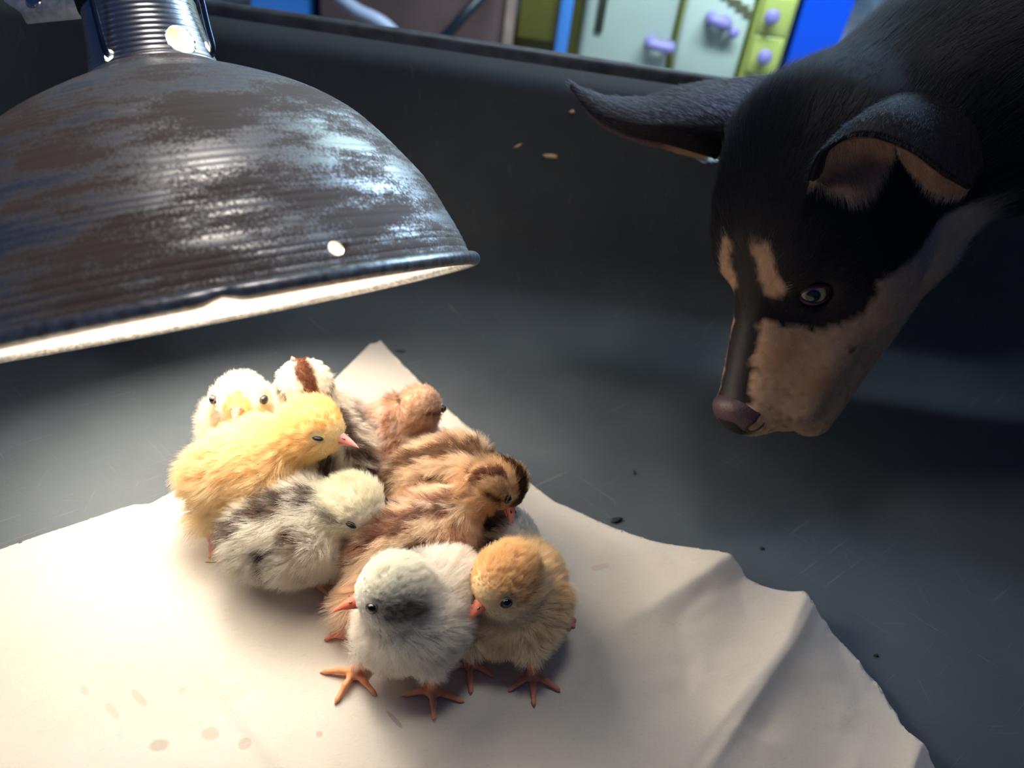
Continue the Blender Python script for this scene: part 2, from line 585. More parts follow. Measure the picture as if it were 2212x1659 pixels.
M_TANK = tank_mat()
tank = tag(empty('stock_tank', (0, 0.12, GROUND)), 'shallow black rubber stock tank with scratched walls, holding paper and chicks', 'tank')
R = 0.085
prof = [(0.11, -0.012), (0.04, -0.012), (0.025, 0.0), (-0.004, 0.205)]
inner = [(0.0, TZ - 0.004)] + [(0.002 + 0.022 * k / 6, TZ - 0.01 - (TZ - 0.01 - R) * k / 6) for k in range(1, 7)]
inner += [(0.024 + R * (1 - math.cos(math.radians(a))), R - R * math.sin(math.radians(a))) for a in range(8, 91, 8)] + [(0.024 + R + 0.02, 0.0)]
V, Fc = ring_sweep(prof + inner, cap_first=True, cap_last=True)
fix_normals(mesh_obj('basin', V, Fc, M_TANK, tank))
lip = [(0.0012, TZ - 0.010), (0.0012, TZ - 0.003), (-0.001, TZ), (-0.005, TZ + 0.0002), (-0.0065, TZ - 0.002), (-0.0065, TZ - 0.011), (-0.005, TZ - 0.0125), (-0.001, TZ - 0.012), (0.0012, TZ - 0.010)]
V, Fc = ring_sweep(lip)
M_LIP = simple('worn_rubber_lip', (0.11, 0.12, 0.135), 0.42, 0, 0.5, bump=0.2, bscale=90, vary=0.5)
tag(fix_normals(mesh_obj('rim', V, Fc, M_LIP, tank)), 'scuffed rolled rim')

# ------------------------------------------------------------------ paper
edge_px = [(-420, 1330), (-200, 1255), (0, 1187), (90, 1155), (180, 1126), (250, 1102), (290, 1090), (325, 1088), (380, 1058), (470, 1010), (560, 950), (640, 890), (720, 822), (800, 742),
           (812, 741), (822, 735), (880, 797), (950, 868), (1020, 930), (1090, 992), (1150, 1047), (1200, 1085), (1250, 1106), (1330, 1142), (1400, 1166), (1475, 1180), (1550, 1190), (1580, 1198), (1600, 1225), (1612, 1248), (1640, 1263), (1735, 1276),
           (1760, 1305), (1830, 1400), (1900, 1482), (1960, 1580), (2020, 1659), (2120, 1800), (2200, 1930)]


def inside_poly(P, poly):
    x, y = P[:, 0], P[:, 1]
    r = np.zeros(len(P), bool)
    for i in range(len(poly)):
        x0, y0 = poly[i - 1]; x1, y1 = poly[i]
        c = ((y0 > y) != (y1 > y)) & (x < (x1 - x0) * (y - y0) / (y1 - y0 + 1e-15) + x0)
        r ^= c
    return r


def snap_poly(P, poly):
    best = np.full(len(P), 1e9); out = P.copy()
    for i in range(len(poly)):
        a, b = poly[i - 1], poly[i]
        ab = b - a
        t = np.clip(((P - a) @ ab) / (ab @ ab + 1e-15), 0, 1)
        q = a + t[:, None] * ab
        d = np.linalg.norm(P - q, axis=1)
        m = d < best
        best[m] = d[m]; out[m] = q[m]
    return out, best


def polyline(P, pts):
    """distance, parameter and signed side of the points to a polyline"""
    best = np.full(len(P), 1e9); par = np.zeros(len(P)); sg = np.zeros(len(P))
    pts = np.asarray(pts, float); n = len(pts) - 1
    for i in range(n):
        a, b = pts[i], pts[i + 1]; ab = b - a
        t = np.clip(((P - a) @ ab) / (ab @ ab), 0, 1)
        q = P - a - t[:, None] * ab
        d = np.linalg.norm(q, axis=1); m = d < best
        best[m] = d[m]; par[m] = (i + t[m]) / n
        sg[m] = np.sign(ab[0] * (P[m, 1] - a[1]) - ab[1] * (P[m, 0] - a[0]))
    return best, par, sg


fl = lambda *pp: np.array([atz(x, y, 0)[:2] for x, y in pp])
RIDGE_A = fl((1600, 1225), (1490, 1290), (1381, 1345), (1250, 1412), (1050, 1552), (880, 1680), (700, 1840))
RIDGE_B = fl((1738, 1280), (1678, 1425), (1600, 1520), (1517, 1612), (1400, 1760), (1250, 1950))
RIDGE_C = fl((1990, 1600), (1965, 1640), (1935, 1720))
CREASE_D = fl((1745, 1330), (1700, 1420), (1600, 1560), (1480, 1740))


_rg = np.random.default_rng(11)
CREASES = []
for _ in range(60):
    c_ = atz(_rg.uniform(1150, 2000), _rg.uniform(1230, 1700), 0)[:2]
    an = _rg.normal(0.9, 0.8)
    CREASES.append((c_, np.array([math.cos(an), math.sin(an)]), _rg.uniform(.008, .026), _rg.uniform(.0018, .0042), _rg.uniform(-.0007, .0010)))


def paper_h(P):
    h = np.full(len(P), 0.0006)
    d, t, s = polyline(P, RIDGE_A)
    amp = 0.019 * (1 - sstep(0.0, 0.55, t)) + 0.0040
    d = np.sqrt(d * d + 0.0022 ** 2) - 0.0022
    h += amp * np.exp(-(d / np.where(s < 0, 0.055, 0.021)) ** 1.0) * (1 - sstep(0.97, 1.0, t))
    d, t, s = polyline(P, RIDGE_B)
    d = np.sqrt(d * d + 0.0010 ** 2) - 0.0010
    h += (0.0125 * (1 - sstep(0.1, 0.9, t)) + 0.0022) * np.exp(-(d / np.where(s < 0, 0.016, 0.030)) ** 1.0)
    d, t, s = polyline(P, CREASE_D)
    h += 0.0022 * np.exp(-(d / 0.0040) ** 1.1)
    d, t, s = polyline(P, RIDGE_C)
    h += 0.010 * np.exp(-(d / 0.012) ** 1.1)
    for c_, u_, ln, wd, am in CREASES:
        q_ = P - c_
        al = q_ @ u_; ac = q_[:, 0] * -u_[1] + q_[:, 1] * u_[0]
        ex = np.clip(np.abs(al) / ln, 0, 1)
        h += am * (1 - ex ** 2) * np.exp(-np.abs(ac + .002 * np.sin(al * 180)) / wd)
    X = np.concatenate([P, np.zeros((len(P), 1))], 1)
    right = sstep(-0.02, 0.12, P[:, 0])
    h += (0.0007 + 0.0016 * right) * (1 + vnoise(X, 26, 1.0)) * 0.5 + 0.0012 * right * np.abs(vnoise(X, 75, 2.0))
    # the far corner follows the hollow between floor and wall
    over = np.clip(P[:, 1] - 0.525, 0, None)
    h += over * over * 4.0
    return np.maximum(h, .0004)


EDGE = np.array([atz(x, y, 0.0)[:2] for x, y in edge_px])
for _ in range(6):
    EDGE = np.array([atz(x, y, h)[:2] for (x, y), h in zip(edge_px, paper_h(EDGE))])
def ragged(E, px):
    out = []
    rg_ = np.random.default_rng(3)
    for i in range(len(E) - 1):
        m = 5 if px[i][0] > 1200 else 2
        nn_ = np.array([-(E[i + 1] - E[i])[1], (E[i + 1] - E[i])[0]]); nn_ = nn_ / np.linalg.norm(nn_)
        for k in range(m):
            out.append(E[i] + (E[i + 1] - E[i]) * k / m + (nn_ * rg_.normal() * (.00045 if px[i][0] > 1740 else .00022) if k else 0))
    return np.array(out + [E[-1]])


EDGE = ragged(EDGE, edge_px)
EDGE = np.concatenate([EDGE, [(0.20, 0.05), (-0.10, 0.04), (-0.36, 0.08)]])

step = 0.0019
gx = np.arange(-0.40, 0.30, step); gy = np.arange(0.03, 0.56, step)
GX, GY = np.meshgrid(gx, gy, indexing='ij')
P2 = np.stack([GX.ravel(), GY.ravel()], 1)
ins = inside_poly(P2, EDGE)
nx, ny = GX.shape
I = np.arange(nx * ny).reshape(nx, ny)
q = np.stack([I[:-1, :-1], I[1:, :-1], I[1:, 1:], I[:-1, 1:]], -1).reshape(-1, 4)
q = q[ins[q].sum(1) >= 1]
sn, dist = snap_poly(P2, EDGE)
PP = np.where(ins[:, None], P2, sn)
near_in = ins & (dist < step * 0.35)
PP[near_in] = sn[near_in]
used = np.unique(q)
re = -np.ones(len(PP), int); re[used] = np.arange(len(used))
PV = PP[used]; q = re[q]
PZ = paper_h(PV)
SPOTS = []
for (px, py, rx, ry, rot, amt, c) in ((455, 1587, .0045, .0036, 0, .45, (.34, .26, .19)), (345, 1612, .0048, .0036, .3, .55, (.32, .24, .17)), (530, 1608, .0032, .0028, 0, .4, (.34, .26, .19)), (515, 1495, .010, .005, .8, .14, (.45, .37, .27)),
                                  (300, 1508, .007, .0018, -.6, .45, (.36, .28, .2)), (245, 1540, .006, .0018, -.6, .3, (.36, .28, .2)), (185, 1495, .004, .0018, -.7, .3, (.36, .28, .2)), (850, 1560, .007, .0012, -.7, .6, (.30, .27, .24)),
                                  (395, 1495, .002, .0018, 0, .3, (.4, .3, .2)), (1290, 1240, .006, .003, .3, .4, (.45, .35, .24)), (690, 1592, .0016, .0016, 0, .5, (.5, .22, .16))):
    w = atz(px, py, 0.0)
    SPOTS.append((w[0], w[1], rx, ry, rot, amt, c))
M_PAPER = paper_mat(SPOTS)
paper = mesh_obj('paper_sheet', np.column_stack([PV, PZ]), q, M_PAPER)
tag(paper, 'crumpled cream paper sheet lying under the chicks on the tank floor', 'paper')
fix_normals(paper)
if np.mean([p.normal.z for p in paper.data.polygons]) < 0: paper.data.flip_normals()
so = paper.modifiers.new('thickness', 'SOLIDIFY'); so.thickness = 0.0005; so.offset = -1


def paper_z(x, y):
    return float(paper_h(np.array([[x, y]]))[0])


# ------------------------------------------------------------------ heat lamp
def local_obj(name, V, Fc, mats, parent, smooth=True, idx=None):
    me = bpy.data.meshes.new(name)
    me.from_pydata([tuple(map(float, v)) for v in V], [], [tuple(map(int, f)) for f in Fc])
    for m in (mats if isinstance(mats, (list, tuple)) else [mats]): me.materials.append(m)
    if idx is not None: me.polygons.foreach_set('material_index', np.asarray(idx, np.int32))
    if smooth: me.polygons.foreach_set('use_smooth', np.ones(len(me.polygons), bool))
    me.update()
    o = bpy.data.objects.new(name, me)
    COL.objects.link(o)
    o.parent = parent
    return o


def lathe(profile, n, closed=False):
    V, Fc = [], []
    for r, z in profile:
        for i in range(n):
            a = 2 * math.pi * i / n
            V.append((r * math.cos(a), r * math.sin(a), z))
    m = len(profile)
    for k in range(m if closed else m - 1):
        k2 = (k + 1) % m
        for i in range(n):
            j = (i + 1) % n
            Fc.append((k * n + i, k * n + j, k2 * n + j, k2 * n + i))
    return V, Fc


def tube(path, r, n=10):
    path = np.asarray(path, float)
    V, Fc = [], []
    t = np.gradient(path, axis=0); t = nrm(t)
    ref = np.array([0.31, 0.2, 0.93])
    for p, d in zip(path, t):
        a = nrm(np.cross(d, ref)); b = np.cross(d, a)
        for i in range(n):
            an = 2 * math.pi * i / n
            V.append(p + r * (a * math.cos(an) + b * math.sin(an)))
    for k in range(len(path) - 1):
        for i in range(n):
            j = (i + 1) % n
            Fc.append((k * n + i, k * n + j, (k + 1) * n + j, (k + 1) * n + i))
    Fc.append(tuple(range(n))[::-1]); Fc.append(tuple(range((len(path) - 1) * n, len(path) * n)))
    return V, Fc


def spline(pts, n):
    """Catmull-Rom through pts"""
    P = np.asarray(pts, float)
    P = np.concatenate([[2 * P[0] - P[1]], P, [2 * P[-1] - P[-2]]])
    out = []
    m = len(P) - 3
    for u in np.linspace(0, m, n):
        i = min(int(u), m - 1); t = u - i
        a, b, c, d = P[i:i + 4]
        out.append(0.5 * ((2 * b) + (c - a) * t + (2 * a - 5 * b + 4 * c - d) * t * t + (3 * b - a - 3 * c + d) * t ** 3))
    return np.array(out)


LAMP_D = 0.425
LS = LAMP_D / 0.385 * 0.996
rimc = at(463, 668, LAMP_D)
vray = nrm(rimc - CAM)
ad = nrm(RT * 0.242 - UP * 0.970)
ad = nrm(ad - vray * (ad @ vray))
ad = nrm(ad - vray * 0.040)
lz = -ad
lx = nrm(RT - lz * (RT @ lz)); ly = np.cross(lz, lx)
lamp = tag(empty('heat_lamp', rimc), 'dusty spun aluminium clamp heat lamp shining on the chicks', 'heat lamp')
lamp.scale = (LS, LS, LS)
lamp.rotation_euler = Matrix((lx, ly, lz)).transposed().to_euler()
M_LAMP = lamp_mat('dusty_spun_aluminium', 1.0)
M_NECK = lamp_mat('spun_aluminium', 0.25)
M_INNER = simple('frosted_inner_aluminium', (0.86, 0.85, 0.82), 0.50, 0.85, 0.4, bump=0.3, bscale=120)
M_BEAD = simple('rim_metal', (0.58, 0.55, 0.52), 0.36, 0.7, 0.5, bump=0.2, bscale=300, vary=0.5)

dome = spline([(.1285, -.0005), (.1262, .010), (.1215, .024), (.1130, .044), (.0960, .069), (.0850, .081), (.0673, .0935), (.0470, .1035), (.0330, .1095), (.0297, .1125)], 300)
arc = np.concatenate([[0], np.cumsum(np.linalg.norm(np.diff(dome, axis=0), axis=1))])
tn = np.gradient(dome, axis=0); nn = nrm(np.stack([tn[:, 1], -tn[:, 0]], 1))
ph = arc + 0.0010 * np.sin(arc * 210) + 0.0006 * np.sin(arc * 517)
rip = 0.00036 * np.abs(np.sin(ph * math.pi / 0.0033)) ** 0.7 * (0.5 + 0.5 * np.sin(arc * 95 + 1) ** 2)
out_p = dome + nn * rip[:, None]
in_p = dome - nn * 0.0009
prof_l = [tuple(p) for p in out_p] + [tuple(p) for p in in_p[::-4]]
NL = 200
V, Fc = lathe(prof_l, NL, closed=True)
n_out = (len(out_p) - 1) * NL
shade = local_obj('reflector', V, Fc, [M_LAMP, M_INNER], lamp, idx=[0 if i < n_out else 1 for i in range(len(Fc))])

neck = spline([(.0297, .1122), (.0284, .1155), (.0273, .1215), (.0263, .1290), (.0253, .1370), (.0249, .1440)], 90)
arc = np.concatenate([[0], np.cumsum(np.linalg.norm(np.diff(neck, axis=0), axis=1))])
outn = neck.copy(); outn[:, 0] += 0.00024 * np.abs(np.sin(arc * math.pi / 0.0024))
inn = neck.copy(); inn[:, 0] -= 0.0009
V, Fc = lathe([tuple(p) for p in outn] + [tuple(p) for p in inn[::-3]], 128, closed=True)
n_out = (len(outn) - 1) * 128
nk = local_obj('neck', V, Fc, [M_NECK, M_INNER], lamp, idx=[0 if i < n_out else 1 for i in range(len(Fc))])


def pick_on_lathe(px, py, profile):
    """angle, radius and height of the camera-facing spot of a turned surface behind a picture point"""
    best = None
    for r, z in profile:
        for k in range(360):
            a = 2 * math.pi * k / 360
            w = rimc + LS * (lx * r * math.cos(a) + ly * r * math.sin(a) + lz * z)
            v = w - CAM; d = v @ FW
            e = (IMG_W / 2 + FOCAL * (v @ RT) / d - px) ** 2 + (IMG_H / 2 - FOCAL * (v @ UP) / d - py) ** 2
            if (best is None or e + 40000 * d < best[0]): best = (e + 40000 * d, a, r, z)
    return best[1:]


def drill(o, holes, rad_deep=0.02):
    for a, r, z, rad, tilt in holes:
        n = 40
        d = Vector((math.cos(a) * math.cos(tilt), math.sin(a) * math.cos(tilt), math.sin(tilt)))
        c = Vector((r * math.cos(a), r * math.sin(a), z))
        u = d.orthogonal().normalized(); w = d.cross(u)
        V = [c + d * s * rad_deep + (u * math.cos(2 * math.pi * i / n) + w * math.sin(2 * math.pi * i / n)) * rad for s in (-1, 1) for i in range(n)]
        Fc = [(i, (i + 1) % n, n + (i + 1) % n, n + i) for i in range(n)] + [tuple(range(n))[::-1], tuple(range(n, 2 * n))]
        cut = fix_normals(local_obj('cutter', V, Fc, M_INNER, lamp, smooth=False))
        b = o.modifiers.new('hole', 'BOOLEAN'); b.object = cut; b.operation = 'DIFFERENCE'; b.solver = 'EXACT'
    bpy.context.view_layer.update()
    me = bpy.data.meshes.new_from_object(o.evaluated_get(bpy.context.evaluated_depsgraph_get()))
    cuts = [m.object for m in o.modifiers]
    o.modifiers.clear()
    o.data = me
    for c in cuts: bpy.data.objects.remove(c)


ha = pick_on_lathe(722, 535, dome[::10])
hn = pick_on_lathe(394, 87, neck[::6])
hl = pick_on_lathe(232, 118, neck[::6])
hr = pick_on_lathe(463, 98, neck[::6])
drill(shade, [(ha[0], ha[1], ha[2], 0.0031, 0.3), (ha[0] + 2.1, ha[1], ha[2], 0.0031, 0.3), (ha[0] - 2.1, ha[1], ha[2], 0.0031, 0.3)])
drill(nk, [(hn[0], hn[1], hn[2], 0.0066, 0.1), (hn[0] + math.pi, hn[1], hn[2], 0.0066, 0.1), (hl[0], hl[1], hl[2], 0.0026, 0.0), (hr[0], hr[1], hr[2], 0.0026, 0.0)], rad_deep=0.008)
tag(nk, 'ribbed bare metal neck with round vent holes')

# rolled rim, pinched once
V, Fc = [], []
nr, nt_ = 260, 12
dent = pick_on_lathe(487, 650, [(.130, -.001)])[0]
for i in range(nr):
    a = 2 * math.pi * i / nr
    da = (a - dent + math.pi) % (2 * math.pi) - math.pi
    g = math.exp(-(da / 0.035) ** 2)
    for k in range(nt_):
        b = 2 * math.pi * k / nt_
        rr = 0.0033 * (1 - 0.35 * g)
        r = 0.1298 - 0.0012 * g + rr * math.cos(b)
        V.append((r * math.cos(a), r * math.sin(a), -0.001 + 0.0012 * g + rr * math.sin(b)))
for i in range(nr):
    for k in range(nt_):
        j, l = (i + 1) % nr, (k + 1) % nt_
        Fc.append((i * nt_ + k, j * nt_ + k, j * nt_ + l, i * nt_ + l))
local_obj('rolled_rim', V, Fc, M_BEAD, lamp)

# porcelain socket, bulb, bail wires, cord
sk = [(0.0, .1425), (.0249, .1425), (.0262, .1436), (.0267, .150), (.0265, .176), (.0258, .1785), (.0205, .180), (.0195, .200), (.015, .206), (.0001, .207)]
V, Fc = lathe(sk, 64)
local_obj('lamp_socket', V, Fc, simple('dark_socket_plastic', (0.055, 0.045, 0.065), 0.5), lamp)
m, nt, b = new_mat('hot_bulb_glass')
b.inputs['Emission Color'].default_value = (1.0, 0.91, 0.79, 1)
b.inputs['Emission Strength'].default_value = BULB_STRENGTH
b.inputs['Base Color'].default_value = (0.8, 0.75, 0.65, 1)
bp = [tuple(p) for p in spline([(.0001, .034), (.014, .0355), (.026, .041), (.0315, .050), (.0300, .062), (.0225, .082), (.0165, .100), (.0140, .118)], 40)]
V, Fc = lathe(bp, 48)
local_obj('bulb', V, Fc, m, lamp)
V, Fc = lathe([(.0140, .1175), (.0148, .120), (.0135, .1225), (.0148, .125), (.0135, .1275), (.0148, .130), (.0135, .1325), (.0145, .136), (.0145, .143)], 32)
local_obj('bulb_screw_base', V, Fc, simple('brass_screw', (0.75, 0.62, 0.42), 0.35, 0.9), lamp)
M_WIRE = simple('blued_steel_wire', (0.10, 0.13, 0.19), 0.3, 0.9)


def loc(w): return np.array([(w - rimc) @ lx, (w - rimc) @ ly, (w - rimc) @ lz]) / LS


for s, (a0, sgn) in (('l', (hl[0], 1)), ('r', (hr[0], -1))):
    ca, sa = math.cos(a0), math.sin(a0)
    zh = hl[2]
    pts = [(.020 * ca, .020 * sa, zh + .001), (.0274 * ca, .0274 * sa, zh), (.0300 * ca, .0300 * sa, zh + .003), (.0300 * ca, .0300 * sa, zh + .015), (.0303 * ca, .0303 * sa, zh + .040), (.0304 * ca, .0304 * sa, zh + .075), (.022 * ca, .022 * sa, zh + .092), (.006 * ca, .006 * sa, zh + .096)]
    V, Fc = tube(spline(pts, 40), 0.0014, 10)
    local_obj('bail_wire', V, Fc, M_WIRE, lamp)
V, Fc = tube(spline([(0, 0, .204), (0, .005, .25), (-.02, .05, .33), (-.03, .12, .50), (-.02, .2, .75), (0, .3, 1.1)], 60), 0.0034, 10)
local_obj('power_cord', V, Fc, simple('black_cord', (0.02, 0.02, 0.022), 0.5), lamp)

# galvanised clamp jaw with a rivet, beside the socket
cl = [loc(at(x, y, d)) for x, y, d in ((22, -70, .469), (8, 2, .464), (44, 27, .461), (165, 15, .455), (215, 5, .450), (215, -75, .458))]
nrm_c = nrm(np.cross(cl[2] - cl[1], cl[3] - cl[1]))
if nrm_c @ loc(CAM) < 0: nrm_c = -nrm_c
n = len(cl)
V = [p for p in cl] + [p - nrm_c * 0.0012 for p in cl]
Fc = [tuple(range(n)), tuple(range(n, 2 * n))[::-1]] + [(i, n + i, n + (i + 1) % n, (i + 1) % n) for i in range(n)]
M_ZINC = simple('galvanised_steel', (0.62, 0.66, 0.74), 0.42, 0.45, 0.5, bump=0.3, bscale=160, vary=0.45)
cj = fix_normals(local_obj('clamp_jaw', V, Fc, M_ZINC, lamp, smooth=False))
tag(cj, 'galvanised clamp jaw beside the socket')
# folded lower edge of the jaw
V = []
for p, q_ in ((cl[2], 0), (cl[3], 0), (cl[4], 0)):
    dwn = nrm(loc(at(100, 60, .453)) - loc(at(100, 20, .453)))
    V += [p, p + dwn * 0.0032 - nrm_c * 0.004, p + dwn * 0.0032 - nrm_c * 0.0052, p - nrm_c * 0.0012]
Fc = []
for k in range(2):
    for i in range(4):
        Fc.append((k * 4 + i, k * 4 + (i + 1) % 4, (k + 1) * 4 + (i + 1) % 4, (k + 1) * 4 + i))
Fc += [(0, 1, 2, 3), (8, 9, 10, 11)]
ob = fix_normals(local_obj('jaw_flange', V, Fc, M_ZINC, cj, smooth=False))
rc0 = loc(at(75, -3, .461)) + nrm_c * 0.0002
u_ = nrm(np.cross(nrm_c, [0.3, 0.9, 0.1])); w_ = np.cross(nrm_c, u_)
V, Fc = [], []
for k in range(7):
    t = k / 6 * math.pi / 2
    for i in range(20):
        a = 2 * math.pi * i / 20
        V.append(rc0 + (u_ * math.cos(a) + w_ * math.sin(a)) * 0.0052 * math.cos(t) + nrm_c * 0.0026 * math.sin(t))
for k in range(6):
    for i in range(20):
        Fc.append((k * 20 + i, k * 20 + (i + 1) % 20, (k + 1) * 20 + (i + 1) % 20, (k + 1) * 20 + i))
local_obj('rivet', V, Fc, simple('bright_rivet', (0.75, 0.75, 0.78), 0.18, 1.0), cj)
# strap from the jaw to the socket
s0, s1 = loc(at(190, -30, .453)), np.array([-.0245, 0, .172])
V, Fc = tube(spline([s0, (s0 + s1) / 2 + np.array([0, 0, .004]), s1], 14), 0.004, 12)
local_obj('clamp_arm', V, Fc, M_ZINC, lamp)

# ------------------------------------------------------------------ chicks
CHICK_SHAPES = []
M_EYE2 = simple('sleepy_eye', (0.010, 0.010, 0.012), 0.5, 0, 0.3)
CHICK_GROUP = 'day-old chicks on the paper'


def lofted_beak(base, tip, up, w, h, lower, drop=0.0):
    """half of a beak: pointed, arched, hooked slightly at the end"""
    base = np.asarray(base); tip = np.asarray(tip)
    f = nrm(tip - base); L = np.linalg.norm(tip - base)
    s = nrm(np.cross(f, up)); u = np.cross(s, f)
    V, Fc, n, m = [], [], 14, 12
    for i in range(m):
        t = i / (m - 1)
        k = (1 - t ** 1.45) * 0.98 + 0.02
        bend = -0.07 * L * t ** 2.2 if not lower else -0.02 * L * t * t
        c = base + f * L * (t if not lower else t * 0.90) + u * (bend + drop)
        for j in range(n):
            a = 2 * math.pi * j / n
            ca, sa = math.cos(a), math.sin(a)
            hh = h if (sa > 0) != lower else h * 0.22
            V.append(c + s * ca * w * k + u * sa * hh * k * (0.9 if sa > 0 else 1))
    for i in range(m - 1):
        for j in range(n):
            l = (j + 1) % n
            Fc.append((i * n + j, i * n + l, (i + 1) * n + l, (i + 1) * n + j))
    Fc += [tuple(range(n))[::-1], tuple(range((m - 1) * n, m * n))]
    return np.array(V), Fc


def uv_ball(c, r, n=16, m=10, sq=(1, 1, 1)):
    V, Fc = [], []
    for i in range(m + 1):
        t = math.pi * i / m
        for j in range(n):
            a = 2 * math.pi * j / n
            V.append((c[0] + r * sq[0] * math.sin(t) * math.cos(a), c[1] + r * sq[1] * math.sin(t) * math.sin(a), c[2] + r * sq[2] * math.cos(t)))
    for i in range(m):
        for j in range(n):
            l = (j + 1) % n
            Fc.append((i * n + j, (i + 1) * n + j, (i + 1) * n + l, i * n + l))
    bm = bmesh.new()
    vs = [bm.verts.new(v) for v in V]
    for f in Fc:
        try: bm.faces.new([vs[k] for k in f])
        except ValueError: pass
    bmesh.ops.remove_doubles(bm, verts=bm.verts[:], dist=1e-7)
    bm.verts.index_update()
    V = [tuple(v.co) for v in bm.verts]; Fc = [tuple(v.index for v in f.verts) for f in bm.faces]
    bm.free()
    return V, Fc


def foot_sdf(P, top, centre, toes, rs):
    d = rc(P, top, centre + np.array([0, 0, .0034]), rs * 1.0, rs * 0.92)
    d = smin(d, ell(P, centre + np.array([0, 0, .0030]), np.array([.0040, .0040, .0026])), 0.002)
    for i, t in enumerate(toes):
        v = t - centre
        L = np.linalg.norm(v)
        knu = centre + v * 0.45 + np.array([0, 0, .0034 if L > .009 else .0026])
        d = smin(d, rc(P, centre + np.array([0, 0, .0030]), knu, .0019, .0016), 0.0016)
        d = smin(d, rc(P, knu, centre + v * 0.86 + np.array([0, 0, .0014]), .0016, .0012), 0.0012)
        d = smin(d, rc(P, centre + v * 0.84 + np.array([0, 0, .0016]), t + np.array([0, 0, .0006]), .0012, .0004), 0.0006)
        for q_ in (0.3, 0.52, 0.72):
            d = d + 0.00016 * np.exp(-(np.linalg.norm(P - (centre + v * q_ + np.array([0, 0, .003])), axis=-1) / .0012) ** 2)
    return d


def soften(c):
    """down fibres scatter many times: pale ones are paler than the bird looks, dark ones not"""
    l = c.mean(1, keepdims=True)
    return c ** (1.0 - .50 * sstep(.10, .48, l))


class Chick:
    pass


